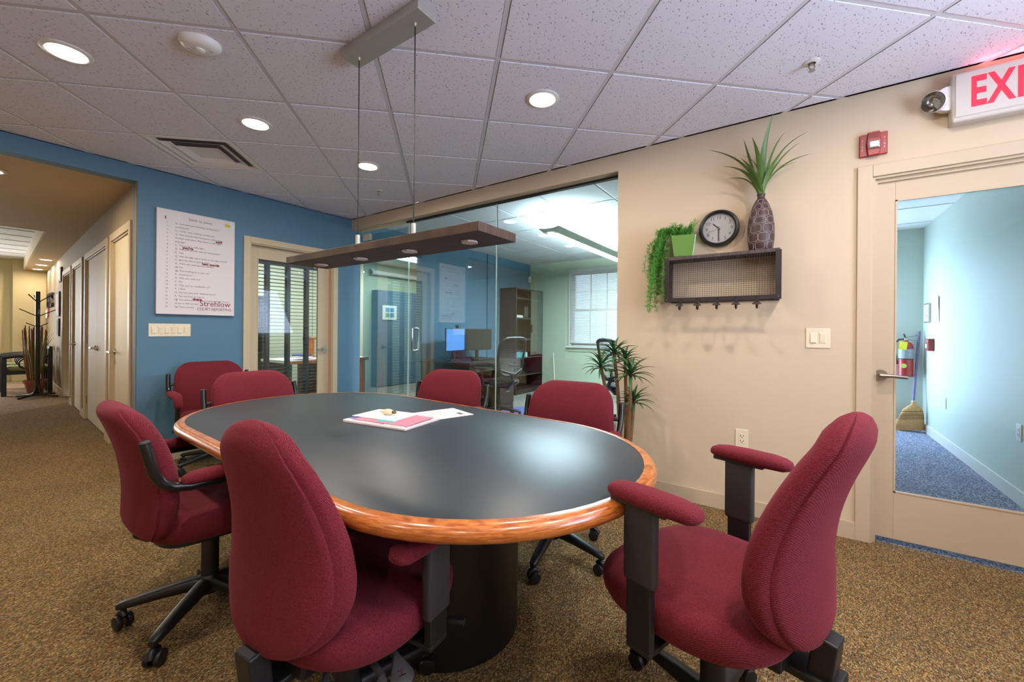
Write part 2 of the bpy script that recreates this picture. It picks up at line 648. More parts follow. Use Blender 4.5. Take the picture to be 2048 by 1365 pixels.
ceil = walls('ceiling', 'ceilback', [(0, 6.8, -5.6, 0.0, HC + 0.012, HC + 0.06)], 'suspended ceiling of fissured acoustic tiles laid diagonally')
grid_ceiling(ceil, GO, G1, G2, (0.0, 6.8, -5.6, 0.0), HC, skip={(-1, 2)}, rng=range(-9, 10))
walls('trim_1', 'tbar', [(0, 0.02, -5.6, 0, HC - 0.006, HC), (0.02, 6.8, -0.02, 0, HC - 0.006, HC)])
ceil2 = walls('ceiling_office', 'ceilback', [(0, 4.4, 0.12, 4.17, HC + 0.012, HC + 0.06)])
M['tile2'] = mat('plain_white_tile', (226, 226, 224), 0.9, var=0.05, vscale=120)
_t = M['tile']
M['tile'] = M['tile2']
grid_ceiling(ceil2, (0.0, 0.41), (0.61, 0), (0, 0.61), (0.0, 4.4, 0.12, 4.17), HC, rng=range(-1, 9))
M['tile'] = _t

# ---- hall beyond the opening (its wall runs a few degrees off square)
HA = math.atan2(0.058, -1)
hallr = sroot('wall_hall', 'greige hall wall with closet doors', (-0.003, -2.04, 0), HA)
DO = [(0.25, 1.12), (1.41, 2.96), (3.34, 4.30), (4.61, 5.65)]
xs = [0.012] + [v for d in DO for v in d] + [9.4]
b = MB()
for k in range(0, len(xs), 2):
    b.box(xs[k], xs[k + 1], -0.12, 0, 0, 2.43)
for d in DO:
    b.box(d[0], d[1], -0.12, 0, 2.06, 2.43)
b.build('wall_panel', 'hallwall', hallr)
for k in range(0, len(xs), 2):
    x0, x1 = xs[k] + (0.07 if k else 0.0), xs[k + 1] - (0.07 if k + 1 < len(xs) - 1 else 0)
    if x1 - x0 > 0.01:
        MB().box(x0, x1, 0, 0.013, 0, 0.1).build('baseboard', 'trim', hallr)

ca, sa = math.cos(HA), math.sin(HA)


def hallp(s, y=0.0):
    return (-0.003 + ca * s - sa * y, -2.04 + sa * s + ca * y)


struct(MB().prism([(-0.12, -4.5), (-0.12, hallp(0.13)[1]), hallp(3.42), (-3.41, -4.5)], 2.43, 2.47).build('ceiling_hall', 'tan'), 'tan lowered hall ceiling')
struct(MB().prism([(-3.41, -2.16), hallp(3.42), hallp(9.4), (-9.6, -1.80)], 2.43, 2.47).build('ceiling_hall_strip', 'tan'))
struct(MB().prism([(-3.41, -4.5), (-3.41, -2.16), (-9.6, -1.80), (-9.6, -4.5)], 2.66, 2.70).build('ceiling_reception', 'tile2'))
crec = bpy.data.objects['ceiling_reception']
for k in range(9):
    MB().box(-3.9 - k * 0.62, -3.88 - k * 0.62, -4.5, -2.2 + 0.058 * (0.5 + 0.62 * k), 2.652, 2.66).build('grid_bar', 'tbar', crec)
struct(MB().prism([(-3.41, -2.185), (-3.41, -2.16), (-9.3, -1.817), (-9.3, -1.842)], 2.428, 2.66).build('trim_2', 'trim'))
struct(MB().box(-3.435, -3.41, -4.5, -2.185, 2.428, 2.66).build('trim_3', 'trim'))
walls('wall_hall_end', 'yellowwall', [(-9.42, -9.3, -1.98, -1.40, 0, 2.7), (-9.62, -9.5, -4.5, -3.2, 0, 2.7), (-9.62, -9.5, -2.14, -1.98, 0, 2.7), (-9.62, -9.5, -3.2, -2.14, 1.93, 2.7), (-9.62, -9.5, -3.2, -2.14, 0, 0.1), (-9.5, -9.42, -1.99, -1.98, 0, 2.7)])
walls('wall_hall_side', 'yellowwall', [(-9.6, -0.12, -4.62, -4.5, 0, 2.7)])


# ---- doors and windows
def casing(root, w0, w1, zt, cw, proud, depth, mt='trim', wmat=None):
    """casing and jambs round an opening; local x along the wall, local y into the room is negative"""
    MB().box(w0 - cw, w0, -proud, 0, 0, zt + cw).build('casing', mt, root, bevel=0.003)
    MB().box(w1, w1 + cw, -proud, 0, 0, zt + cw).build('casing', mt, root, bevel=0.003)
    MB().box(w0, w1, -proud, 0, zt, zt + cw).build('casing', mt, root, bevel=0.003)
    MB().box(w0 - 0.001, w0 + 0.012, -0.002, depth, 0, zt).build('jamb', mt, root)
    MB().box(w1 - 0.012, w1 + 0.001, -0.002, depth, 0, zt).build('jamb', mt, root)
    MB().box(w0 + 0.012, w1 - 0.012, -0.002, depth, zt - 0.012, zt + 0.001).build('jamb', mt, root)


def lever(root, x, y, z, dirx, mt='nickel', ln=0.105):
    h = MB().cyl((x, y, z), (x, y - 0.012, z), 0.031, 0.028, 24)
    h.cyl((x, y - 0.012, z), (x, y - 0.05, z), 0.011, 0.011, 14)
    h.tube([(x - dirx * 0.008, y - 0.05, z), (x + dirx * 0.04, y - 0.054, z + 0.001), (x + dirx * ln, y - 0.05, z - 0.004)], [0.0125, 0.0105, 0.0085], 12)
    return h.build('lever_handle', mt, root, smooth=40)


def hinge(root, x, y, z):
    return MB().box(x - 0.012, x + 0.012, y - 0.006, y, z - 0.05, z + 0.05).cyl((x, y - 0.008, z - 0.05), (x, y - 0.008, z + 0.05), 0.006, None, 8).build('hinge', 'nickel', root)


def glazed_leaf(root, x0, x1, y0, y1, z0, z1, sl, sr, rt, rb, mt='trim', gl='glassclear'):
    MB().box(x0, x0 + sl, y0, y1, z0, z1).build('stile', mt, root, bevel=0.002)
    MB().box(x1 - sr, x1, y0, y1, z0, z1).build('stile', mt, root, bevel=0.002)
    MB().box(x0 + sl, x1 - sr, y0, y1, z1 - rt, z1).build('rail', mt, root, bevel=0.002)
    MB().box(x0 + sl, x1 - sr, y0, y1, z0, z0 + rb).build('rail', mt, root, bevel=0.002)
    a0, a1, c0, c1 = x0 + sl, x1 - sr, z0 + rb, z1 - rt
    ym = (y0 + y1) / 2
    bd = MB()
    for q in ((a0, a0 + 0.008, c0, c1), (a1 - 0.008, a1, c0, c1), (a0, a1, c0, c0 + 0.008), (a0, a1, c1 - 0.008, c1)):
        bd.box(q[0], q[1], y0 - 0.003, y0 + 0.012, q[2], q[3])
    bd.build('glazing_bead', mt, root)
    MB().box(a0, a1, ym - 0.003, ym + 0.003, c0, c1).build('pane', gl, root)


d1 = sroot('door_1', 'cream glazed door to the entry passage below the exit sign')
casing(d1, 4.95, 5.86, 2.07, 0.066, 0.016, 0.12)
MB().box(4.962, 4.975, 0.02, 0.034, 0, 2.058).box(5.835, 5.848, 0.02, 0.034, 0, 2.058).box(4.975, 5.835, 0.02, 0.034, 2.040, 2.058).build('door_stop', 'trim', d1)
glazed_leaf(d1, 4.964, 5.846, 0.036, 0.08, 0.035, 2.052, 0.088, 0.1, 0.118, 0.262)
lever(d1, 4.995, 0.036, 0.95, 1)
for z in (0.3, 1.05, 1.8):
    hinge(d1, 5.85, 0.034, z)

d2 = sroot('door_2', 'cream door with tall blind covered glass in the blue wall', (0, 0, 0), PI / 2)
# local x = +Y of the room, local y = -X of the room
casing(d2, -1.163, -0.252, 2.068, 0.062, 0.016, 0.12)
glazed_leaf(d2, -1.15, -0.265, 0.06, 0.10, 0.01, 2.055, 0.085, 0.13, 0.125, 0.24)
lever(d2, -0.33, 0.06, 0.95, -1, 'chrome')

for k, (a, c) in enumerate(DO):
    dk = sroot('door_%d' % (k + 3), None, (-0.003, -2.04, 0), HA)
    dk['label'] = ['flat cream closet door nearest the blue wall', 'pair of wide cream closet doors in the hall', 'narrow cream hall door past the closet', 'deep cased doorway at the end of the hall'][k]
    fl = MB()

    def F(x0, x1, y0, y1, z0, z1, nm, mt='trim', bev=0.002):
        return MB().box(x0, x1, y0, y1, z0, z1).build(nm, mt, dk, bevel=bev)
    F(a - 0.07, a, 0, 0.016, 0, 2.13, 'casing')
    F(c, c + 0.07, 0, 0.016, 0, 2.13, 'casing')
    F(a, c, 0, 0.016, 2.06, 2.13, 'casing')
    F(a, a + 0.014, -0.12, 0.002, 0, 2.06, 'jamb')
    F(c - 0.014, c, -0.12, 0.002, 0, 2.06, 'jamb')
    F(a + 0.014, c - 0.014, -0.12, 0.002, 2.046, 2.06, 'jamb')
    rec = -0.115 if k == 3 else -0.012
    leaves = [(a + 0.016, (a + c) / 2 - 0.002), ((a + c) / 2 + 0.002, c - 0.016)] if k == 1 else [(a + 0.016, c - 0.016)]
    M.setdefault('doorleaf', mat('cream_door_leaf', (210, 194, 162), 0.6, var=0.03, vscale=3))
    for n_, (l0, l1) in enumerate(leaves):
        F(l0, l1, rec - 0.035, rec, 0.012, 2.044, 'leaf', 'doorleaf')
    if k != 3:
        lx = {0: c - 0.085, 1: (a + c) / 2 + 0.07, 2: c - 0.085}[k]
        h = MB().cyl((lx, rec, 0.94), (lx, rec + 0.012, 0.94), 0.03, 0.028, 20).cyl((lx, rec, 0.94), (lx, rec + 0.05, 0.94), 0.011, None, 12)
        h.tube([(lx, rec + 0.05, 0.94), (lx - 0.11, rec + 0.05, 0.935)], [0.012, 0.009], 10)
        h.build('lever_handle', 'chrome', dk, smooth=40)
        if k == 1:
            lx -= 0.14
            h = MB().cyl((lx, rec, 0.94), (lx, rec + 0.012, 0.94), 0.03, 0.028, 20).cyl((lx, rec, 0.94), (lx, rec + 0.05, 0.94), 0.011, None, 12)
            h.tube([(lx, rec + 0.05, 0.94), (lx + 0.08, rec + 0.05, 0.935)], [0.012, 0.009], 10)
            h.build('lever_handle', 'chrome', dk, smooth=40)
        for hx in ([a + 0.016, c - 0.016] if k == 1 else [a + 0.016]):
            for z in (0.25, 1.03, 1.83):
                MB().box(hx - 0.014, hx + 0.014, rec - 0.002, rec + 0.012, z - 0.05, z + 0.05).build('hinge', 'nickel', dk)

# office window with its sashes and blind
w1 = sroot('window_1', 'white sash window with a lowered mini blind in the office')
for q, nm in (((0.93, 0.99, 4.145, 4.17, 0.86, 2.38), 'casing'), ((2.05, 2.11, 4.145, 4.17, 0.86, 2.38), 'casing'), ((0.99, 2.05, 4.145, 4.17, 2.32, 2.38), 'casing'),
              ((0.90, 2.14, 4.11, 4.18, 0.865, 0.895), 'window_sill'), ((0.93, 2.11, 4.155, 4.17, 0.79, 0.865), 'apron')):
    MB().box(*q).build(nm, 'green' if nm == 'apron' else 'white', w1, bevel=0.002)
for z0, z1, yy in ((0.91, 1.62, 4.205), (1.58, 2.32, 4.235)):
    fr = MB()
    fr.box(0.98, 1.03, yy, yy + 0.03, z0, z1).box(2.01, 2.06, yy, yy + 0.03, z0, z1).box(1.03, 2.01, yy, yy + 0.03, z0, z0 + 0.045).box(1.03, 2.01, yy, yy + 0.03, z1 - 0.045, z1)
    sash = fr.build('sash', 'white', w1)
    for k in (1, 2):
        MB().box(1.03 + k * 0.327 - 0.008, 1.03 + k * 0.327 + 0.008, yy + 0.002, yy + 0.028, z0 + 0.045, z1 - 0.045).build('muntin', 'white', sash)
    zm = (z0 + z1) / 2
    MB().box(1.03, 2.01, yy + 0.003, yy + 0.027, zm - 0.008, zm + 0.008).build('muntin', 'white', sash)
    for i in range(3):
        for j in range(2):
            MB().box(1.03 + i * 0.327 + 0.008, 1.03 + (i + 1) * 0.327 - 0.008, yy + 0.013, yy + 0.016, z0 + 0.045 + j * (zm - z0 - 0.045), zm - 0.008 + j * (z1 - zm - 0.037)).build('pane', 'glassclear', sash)
bl = MB()
for k in range(58):
    z = 0.985 + k * 0.0232
    bl.obox((1.518, 4.128, z), (1.06, 0.022, 0.0012), Matrix.Rotation(0.75, 3, 'X'))
blo = bl.build('blind_slats', 'white', w1)
blo['kind'] = 'stuff'
MB().box(0.985, 2.05, 4.112, 4.144, 2.325, 2.36).build('blind_head_rail', 'white', w1)
MB().box(0.985, 2.05, 4.118, 4.138, 0.955, 0.972).build('blind_bottom_rail', 'white', w1)
for x in (1.12, 1.52, 1.92):
    MB().box(x - 0.0015, x + 0.0015, 4.114, 4.1155, 0.96, 2.33).build('blind_cord', 'white', w1)
w1b = sroot('window_added', 'added wide side window, unseen beyond the viewer')  # window added out of view to go with the bluish side lamp
MB().box(6.8, 6.92, -2.6, -2.54, 0.95, 2.35).box(6.8, 6.92, -0.86, -0.8, 0.95, 2.35).box(6.8, 6.92, -2.54, -0.86, 0.95, 1.01).box(6.8, 6.92, -2.54, -0.86, 2.29, 2.35).box(6.82, 6.9, -1.73, -1.67, 1.01, 2.29).build('frame', 'white', w1b)
MB().box(6.857, 6.863, -2.54, -1.73, 1.01, 2.29).build('pane', 'glassclear', w1b)
MB().box(6.857, 6.863, -1.67, -0.86, 1.01, 2.29).build('pane', 'glassclear', w1b)
w3 = sroot('window_3', 'tall interior window at the far end of the hall')
MB().box(-9.5, -9.47, -2.22, -2.12, 0.03, 2.0).box(-9.5, -9.47, -3.2, -2.22, 1.87, 2.0).box(-9.5, -9.47, -3.26, -3.2, 0.03, 2.0).build('frame', 'yellowwall', w3)
MB().box(-9.55, -9.545, -3.2, -2.14, 0.1, 1.93).build('pane', 'glassclear', w3)
walls('wall_beyond', mat('beyond_blue', (86, 116, 168), 0.7), [(-12.2, -12.1, -6, -1, 0, 1.75)])
walls('wall_beyond_brick', mat('beyond_brick', (150, 84, 62), 0.8), [(-11.1, -11.0, -2.9, -2.3, 0, 0.8), (-11.1, -11.0, -6, -1, 1.62, 2.0), (-11.1, -11.0, -2.36, -2.26, 0.8, 1.62)])
d7 = sroot('door_7', 'glazed outer door of the entry passage', (0, 0, 0))
glazed_leaf(d7, 4.63, 5.51, 4.03, 4.07, 0.01, 2.09, 0.1, 0.1, 0.12, 0.25, 'white')

# storefront glass between meeting area and office
st = sroot('wall_glass', 'frameless floor to ceiling glass partition with a glass door')
GA, GB = 0.094, 0.106
MB().box(0.11, 0.953, GA, GB, 0.012, 2.37).build('glass_panel', 'glassdoor', st)
MB().box(2.217, 3.458, GA, GB, 0.012, 2.412).build('glass_panel', 'glass', st)
MB().box(2.210, 2.217, GA - 0.001, GB + 0.001, 0.012, 2.412).build('glass_joint', 'glassedge', st)
MB().box(0.953, 0.958, GA - 0.001, GB + 0.001, 0.012, 2.412).build('glass_joint', 'glassedge', st)
MB().box(0.925, 3.46, GA - 0.012, GB + 0.012, 2.412, 2.43).build('head_channel', 'black', st)
MB().box(0.96, 3.46, GA - 0.008, GB + 0.008, 0, 0.012).build('floor_channel', 'alu', st)
MB().box(0.11, 0.25, GA - 0.012, GB + 0.012, 2.305, 2.375).build('patch_fitting', 'ivory', st, bevel=0.002)
MB().box(0.11, 0.25, GA - 0.012, GB + 0.012, 0.012, 0.08).build('patch_fitting', 'nickel', st, bevel=0.002)
gd = MB().box(0.959, 2.209, GA, GB, 0.012, 2.412).build('door_panel', 'glass', st)
hb = MB()
for s_ in (-1, 1):
    y = 0.10 + s_ * 0.045
    hb.tube([(1.07, 0.10, 0.955), (1.07, y - s_ * 0.012, 0.955), (1.07, y, 0.968), (1.07, y, 1.19), (1.07, y - s_ * 0.012, 1.205), (1.07, 0.10, 1.205)], 0.0105, 12)
hb.build('pull_handle', 'chrome', gd, smooth=40)


# ================================================================== THE CHAIRS
def cushion_loops(zs, hw, yc, th, wrap=0.0, n=48, e=2.6, seam=None, sd=0.012):
    """stack of loops: hw(z) half width, yc(z) centre line, th(z) half thickness"""
    loops = []
    for z in zs:
        W, Y, T = hw(z), yc(z), th(z)
        l = []
        for k in range(n):
            t = 2 * PI * k / n
            c, s = math.cos(t), math.sin(t)
            x = W * math.copysign(abs(c) ** (2 / e), c)
            y = T * math.copysign(abs(s) ** (2 / e), s)
            if seam is not None:
                d = min(abs(k - q) for q in seam)
                if d == 0:
                    x -= math.copysign(min(sd, abs(x) * 0.5), x)
            l.append((x, Y + y + wrap * x * x, z))
        loops.append(l)
    return loops


def zsteps(z0, z1, n):
    return [z0 + (z1 - z0) * (0.5 - 0.5 * math.cos(PI * i / n)) for i in range(n + 1)]


def two_part_back(root, loops, front_mat, n=48, ks=(25, 47)):
    """front cushion and rear panel meet in a sunken seam; loop index ks[0]..ks[1] (through the back, -y) is the rear panel"""
    K = len(loops)
    fr, re = MB(), MB()
    for mb, idx in ((fr, [i % n for i in range(ks[1], ks[0] + n + 1)]), (re, list(range(ks[0], ks[1] + 1)))):
        w = len(idx)
        for l in loops:
            mb.v += [l[i] for i in idx]
        for k in range(K - 1):
            for i in range(w - 1):
                mb.f.append((k * w + i, k * w + i + 1, (k + 1) * w + i + 1, (k + 1) * w + i))
        for k in (0, K - 1):
            mb.f.append(tuple(k * w + i for i in range(w)))
    f = fr.build('backrest', front_mat, root, smooth=60)
    r = re.build('back_panel', front_mat, f, smooth=60)
    return f


def caster(leg, x, y, ang):
    cm = MB()
    d = Vector((math.cos(ang), math.sin(ang), 0))
    for s in (-1, 1):
        c = Vector((x, y, 0.028)) + d * (0.017 * s)
        cm.cyl(c - d * 0.009, c + d * 0.009, 0.027, None, 18)
    o = cm.build('caster', 'black', leg, smooth=40, bevel=0.003)
    hd = MB().cyl((x, y, 0.05), (x, y, 0.085), 0.009, None, 10)
    side = Vector((-d.y, d.x, 0))
    hd.tube([Vector((x, y, 0.028)) - side * 0.026 + Vector((0, 0, 0.008)), Vector((x, y, 0.028)) - side * 0.014 + Vector((0, 0, 0.028)), Vector((x, y, 0.062)), Vector((x, y, 0.028)) + side * 0.018 + Vector((0, 0, 0.022))], [0.012, 0.014, 0.014, 0.009], 10)
    hd.build('caster_hood', 'black', leg, smooth=40)


def star_base(root, R=0.29, a0=0.3, boxy=False):
    for k in range(5):
        a = a0 + 2 * PI * k / 5
        d = Vector((math.cos(a), math.sin(a), 0))
        s = Vector((-d.y, d.x, 0))
        loops = []
        for t, w, h, z in ((0.02, 0.026, 0.030, 0.125), (0.08, 0.026, 0.026, 0.122), (0.16, 0.024, 0.021, 0.112), (R - 0.02, 0.021, 0.016, 0.095), (R + 0.008, 0.018, 0.014, 0.090), (R + 0.02, 0.010, 0.010, 0.087)):
            c = d * t + Vector((0, 0, z))
            loops.append([c + s * (w * math.copysign(abs(math.cos(q)) ** 0.7, math.cos(q))) + Vector((0, 0, h * math.copysign(abs(math.sin(q)) ** 0.7, math.sin(q)))) for q in [2 * PI * i / 14 for i in range(14)]])
        lg = MB().rings(loops).build('leg', 'black', root, smooth=45)
        caster(lg, d.x * R, d.y * R, a + PI / 2 + random.uniform(-0.9, 0.9))
    MB().lathe([(0.0, 0.085), (0.036, 0.085), (0.042, 0.10), (0.042, 0.15), (0.034, 0.16), (0.0, 0.16)], 24).build('hub', 'black', root, smooth=40)


def post(root, z1, rc=0.031):
    MB().lathe([(0.0, 0.13), (rc, 0.13), (rc, 0.30), (rc - 0.002, 0.305), (0.022, 0.306), (0.022, z1), (0.0, z1)], 24).build('gas_post', 'black', root, smooth=40)


def seat_cushion(root, zb, zt, hw, d0, d1, mt='red', e=3.2):
    n = 56
    yc, hd = (d0 + d1) / 2, (d1 - d0) / 2
    lev = [(0.0, 0.86), (0.12, 0.94), (0.3, 0.985), (0.5, 1.0), (0.66, 0.995), (0.8, 0.965), (0.9, 0.90), (0.965, 0.78), (1.0, 0.55), (1.005, 0.25)]
    loops = []
    for t, s in lev:
        l = []
        for (x, y, _z) in superloop(0, yc, 0, hw * s, hd * s, n, e):
            z = zb + (zt - zb) * t
            fr = max(0.0, (y - yc) / hd - 0.35)
            z -= 0.055 * fr * fr * (0.4 + 0.6 * t)
            z += 0.012 * (abs(x) / hw) ** 2 * t
            l.append((x, y, z))
        loops.append(l)
    return MB().rings(loops).build('seat', mt, root, smooth=60)


def make_chair_loop(name, rise=0.0):
    """task chair with wrap-round tube arms"""
    t = bpy.data.objects.new(name, None)
    COL.objects.link(t)
    star_base(t, 0.285, 0.42)
    post(t, 0.37 + rise)
    MB().box(-0.09, 0.09, -0.13, 0.12, 0.355, 0.385).build('mechanism', 'black', t, bevel=0.006)
    seat_cushion(t, 0.375, 0.478, 0.255, -0.235, 0.255)
    pan = MB().prism([(x, y) for x, y, z in superloop(0, 0.0, 0, 0.215, 0.20, 32, 4)], 0.366, 0.384).build('seat_pan', 'black', t)
    z0, z1 = 0.405, 0.885
    H_ = z1 - z0

    def hw(z):
        d = min(z - z0, z1 - z)
        base = lerp_pts([(0, 0.235), (0.3, 0.262), (0.5, 0.266), (1.0, 0.243)], (z - z0) / H_)
        rc = 0.125 if z > (z0 + z1) / 2 else 0.08
        k = 0 if d >= rc else rc * (1 - math.sqrt(max(0.0, 1 - ((rc - d) / rc) ** 2)))
        return base - k * 0.95

    def yc(z):
        v = (z - z0) / H_
        return -0.222 + 0.03 * math.sin(v * PI * 0.8) - 0.10 * v * v

    def th(z):
        d = min(z - z0, z1 - z)
        T = 0.052 + 0.006 * math.sin((z - z0) / H_ * PI)
        rt = 0.05
        return max(0.006, T * (1.0 if d >= rt else math.sqrt(max(0.0, 1 - ((rt - d) / rt) ** 2))))
    loops = cushion_loops(zsteps(z0, z1, 30), hw, yc, th, 0.35, 48, 2.8, (26, 46), 0.010)
    two_part_back(t, loops, 'red', 48, (26, 46))
    MB().tube([(0, -0.10, 0.362), (0, -0.20, 0.366), (0, -0.225, 0.385), (0, -0.23, 0.43)], [0.022, 0.022, 0.02, 0.016], 10).build('back_bracket', 'black', t, bevel=0.004)
    for s in (-1, 1):
        x = s * 0.292
        pts = [(s * 0.290, -0.262, 0.785), (x, -0.252, 0.740), (x, -0.238, 0.680), (x, -0.218, 0.642), (x, -0.185, 0.620), (x, -0.14, 0.612), (x, 0.02, 0.612), (x, 0.11, 0.612), (x, 0.155, 0.600), (x, 0.172, 0.565), (x, 0.165, 0.50), (x, 0.150, 0.43), (s * 0.275, 0.142, 0.385), (s * 0.24, 0.135, 0.363), (s * 0.16, 0.12, 0.360)]
        am = MB().tube(pts, 0.0165, 12).build('arm_tube', 'blacktube', t, smooth=50)
        MB().cyl((s * 0.290, -0.2622, 0.786), (s * 0.2895, -0.2634, 0.792), 0.0165, 0.012, 12).build('arm_cap', 'greyplastic', am, smooth=40)
        MB().cyl((s * 0.29, -0.243, 0.70), (s * 0.24, -0.243, 0.70), 0.012, None, 10).build('arm_bolt', 'greyplastic', am)
        lo = []
        for y, w, h, zc in ((-0.165, 0.010, 0.006, 0.634), (-0.158, 0.022, 0.014, 0.637), (-0.13, 0.031, 0.021, 0.640), (0.02, 0.033, 0.023, 0.642), (0.10, 0.033, 0.023, 0.641), (0.145, 0.031, 0.021, 0.634), (0.178, 0.029, 0.02, 0.612), (0.192, 0.027, 0.017, 0.575), (0.19, 0.018, 0.01, 0.548)):
            ang = 0 if y < 0.12 else min(1.35, (y - 0.12) * 19)
            lo.append([(x + w * math.copysign(abs(math.cos(q)) ** 0.75, math.cos(q)), y + math.sin(ang) * h * math.sin(q), zc + math.cos(ang) * h * math.copysign(abs(math.sin(q)) ** 0.75, math.sin(q))) for q in [2 * PI * i / 16 for i in range(16)]])
        MB().rings(lo).build('arm_pad', 'red', t, smooth=60)
    MB().tube([(0.1, 0.05, 0.362), (0.27, 0.06, 0.355)], 0.005, 8).obox((0.285, 0.06, 0.353), (0.05, 0.03, 0.012), 0).build('height_lever', 'black', t)
    for ch in t.children:
        if ch.name.split('.')[0] not in ('leg', 'hub', 'gas_post'):
            ch.location.z = rise
    return t


def teardrop(mb, o, ang, tilt, r=0.030, ln=0.065, th=0.010):
    out = []
    for k in range(28):
        a = 2 * PI * k / 28
        x, y = r * math.cos(a), r * math.sin(a)
        if x < 0:
            y *= max(0.25, 1 + x / r * 0.75)
            x *= ln / r
        out.append((x, y))
    R = Matrix.Rotation(ang, 3, 'Z') @ Matrix.Rotation(tilt, 3, 'Y')
    mb.rings([[R @ Vector((x * f, y * f, z)) + Vector(o) for x, y in out] for f, z in ((0.9, -th / 2), (1, -th / 4), (1, th / 4), (0.9, th / 2))])
    return R


def make_chair_tall(name, arm_z=0.66, rise=0.0, lean=0.1, with_paddles=True):
    """task chair with pear-shaped back and T arms"""
    t = bpy.data.objects.new(name, None)
    COL.objects.link(t)
    star_base(t, 0.295, 0.1)
    post(t, 0.37 + rise, 0.034)
    MB().box(-0.085, 0.085, -0.20, 0.10, 0.345 + rise, 0.385 + rise).build('mechanism', 'black', t, bevel=0.008)
    seat_cushion(t, 0.375 + rise, 0.485 + rise, 0.268, -0.225, 0.295, 'red', 2.6)
    MB().prism([(x, y) for x, y, z in superloop(0, 0.02, 0, 0.21, 0.20, 32, 3)], 0.366 + rise, 0.384 + rise).build('seat_pan', 'black', t)
    z0, z1 = 0.418 + rise, 0.985 + rise
    H_ = z1 - z0
    tab = [(0.0, 0.02), (0.012, 0.062), (0.035, 0.105), (0.075, 0.150), (0.13, 0.187), (0.2, 0.213), (0.28, 0.227), (0.36, 0.228), (0.48, 0.217), (0.6, 0.199), (0.72, 0.178), (0.82, 0.156), (0.895, 0.132), (0.945, 0.104), (0.977, 0.072), (0.993, 0.042), (1.0, 0.015)]

    def hw(z):
        return lerp_pts(tab, (z - z0) / H_)

    def yc(z):
        v = (z - z0) / H_
        return -0.235 + 0.045 * math.sin(min(1, v * 1.15) * PI) - lean * v ** 1.6

    def th(z):
        v = (z - z0) / H_
        return lerp_pts([(0, 0.004), (0.01, 0.022), (0.04, 0.040), (0.1, 0.054), (0.25, 0.062), (0.5, 0.058), (0.8, 0.050), (0.93, 0.042), (0.98, 0.026), (1.0, 0.006)], v)
    loops = cushion_loops(zsteps(z0, z1, 40), hw, yc, th, 0.45, 48, 2.3, (27, 45), 0.009)
    two_part_back(t, loops, 'red', 48, (27, 45))
    MB().obox((0, -0.262, 0.375 + rise), (0.062, 0.05, 0.15), Matrix.Rotation(0.12, 3, 'X')).box(-0.045, 0.045, -0.30, -0.15, 0.335 + rise, 0.358 + rise).build('back_bracket', 'black', t, bevel=0.005)
    MB().cyl((0.03, -0.265, 0.36 + rise), (0.075, -0.265, 0.36 + rise), 0.016, None, 12).build('back_knob', 'greyplastic', t, smooth=40)
    for s in (-1, 1):
        x = s * 0.288
        am = MB().box(x - 0.016, x + 0.016, 0.004, 0.094, arm_z - 0.245, arm_z - 0.045)
        o = am.build('arm_post', 'greyplastic', t, bevel=0.01, seg=3, smooth=40)
        MB().box(x - 0.012, x + 0.012, 0.014, 0.084, 0.365 + rise, arm_z - 0.235).box(min(x, s * 0.15) - 0.012, max(x, s * 0.15) + 0.012, 0.014, 0.084, 0.352 + rise, 0.367 + rise).build('arm_bracket', 'black', o, bevel=0.004)
        MB().box(x - 0.022, x + 0.022, -0.03, 0.13, arm_z - 0.052, arm_z - 0.038).build('arm_plate', 'greyplastic', o, bevel=0.004)
        lo = []
        for y, w, h in ((-0.108, 0.012, 0.007), (-0.102, 0.026, 0.014), (-0.086, 0.036, 0.02), (-0.05, 0.041, 0.023), (0.03, 0.042, 0.0235), (0.09, 0.039, 0.022), (0.122, 0.033, 0.019), (0.138, 0.022, 0.013), (0.144, 0.010, 0.005)):
            zc = arm_z - 0.022 - 0.25 * max(0, y - 0.08) ** 1.5 - 0.06 * max(0, -y - 0.04)
            lo.append([(x + w * math.copysign(abs(math.cos(q)) ** 0.8, math.cos(q)), y, zc + h * math.copysign(abs(math.sin(q)) ** 0.8, math.sin(q))) for q in [2 * PI * i / 18 for i in range(18)]])
        MB().rings(lo).build('arm_pad', 'red', t, smooth=60)
    if with_paddles:
        for (x, y, a, z) in ((0.265, -0.055, -0.5, 0.335), (0.262, -0.125, -0.9, 0.325), (0.15, -0.22, -1.1, 0.32)):
            z += rise
            pm = MB()
            R = teardrop(pm, (x, y, z), a, 0.35)
            pm.cyl((x * 0.5, y * 0.5, z + 0.035), Vector((x, y, z)) - R @ Vector((0.05, 0, 0)), 0.008, 0.009, 8)
            pd = pm.build('adjust_paddle', 'greyplastic', t, smooth=40)
            lm = MB()
            put_text(lm, 'H', 0.026, Vector((x, y, z)) + R @ Vector((-0.012, -0.009, 0.0056)), R @ Vector((1, 0, 0)), R @ Vector((0, 1, 0)))
            lm.box(0, 0, 0, 0, 0, 0) if False else None
            lm.build('paddle_mark', 'chrome', pd)
        MB().tube([(0.08, 0.08, 0.362 + rise), (0.30, 0.14, 0.36 + rise)], 0.006, 8).cyl((0.27, 0.132, 0.36 + rise), (0.315, 0.144, 0.36 + rise), 0.011, None, 12).build('tilt_lever', 'black', t, smooth=40)
    return t


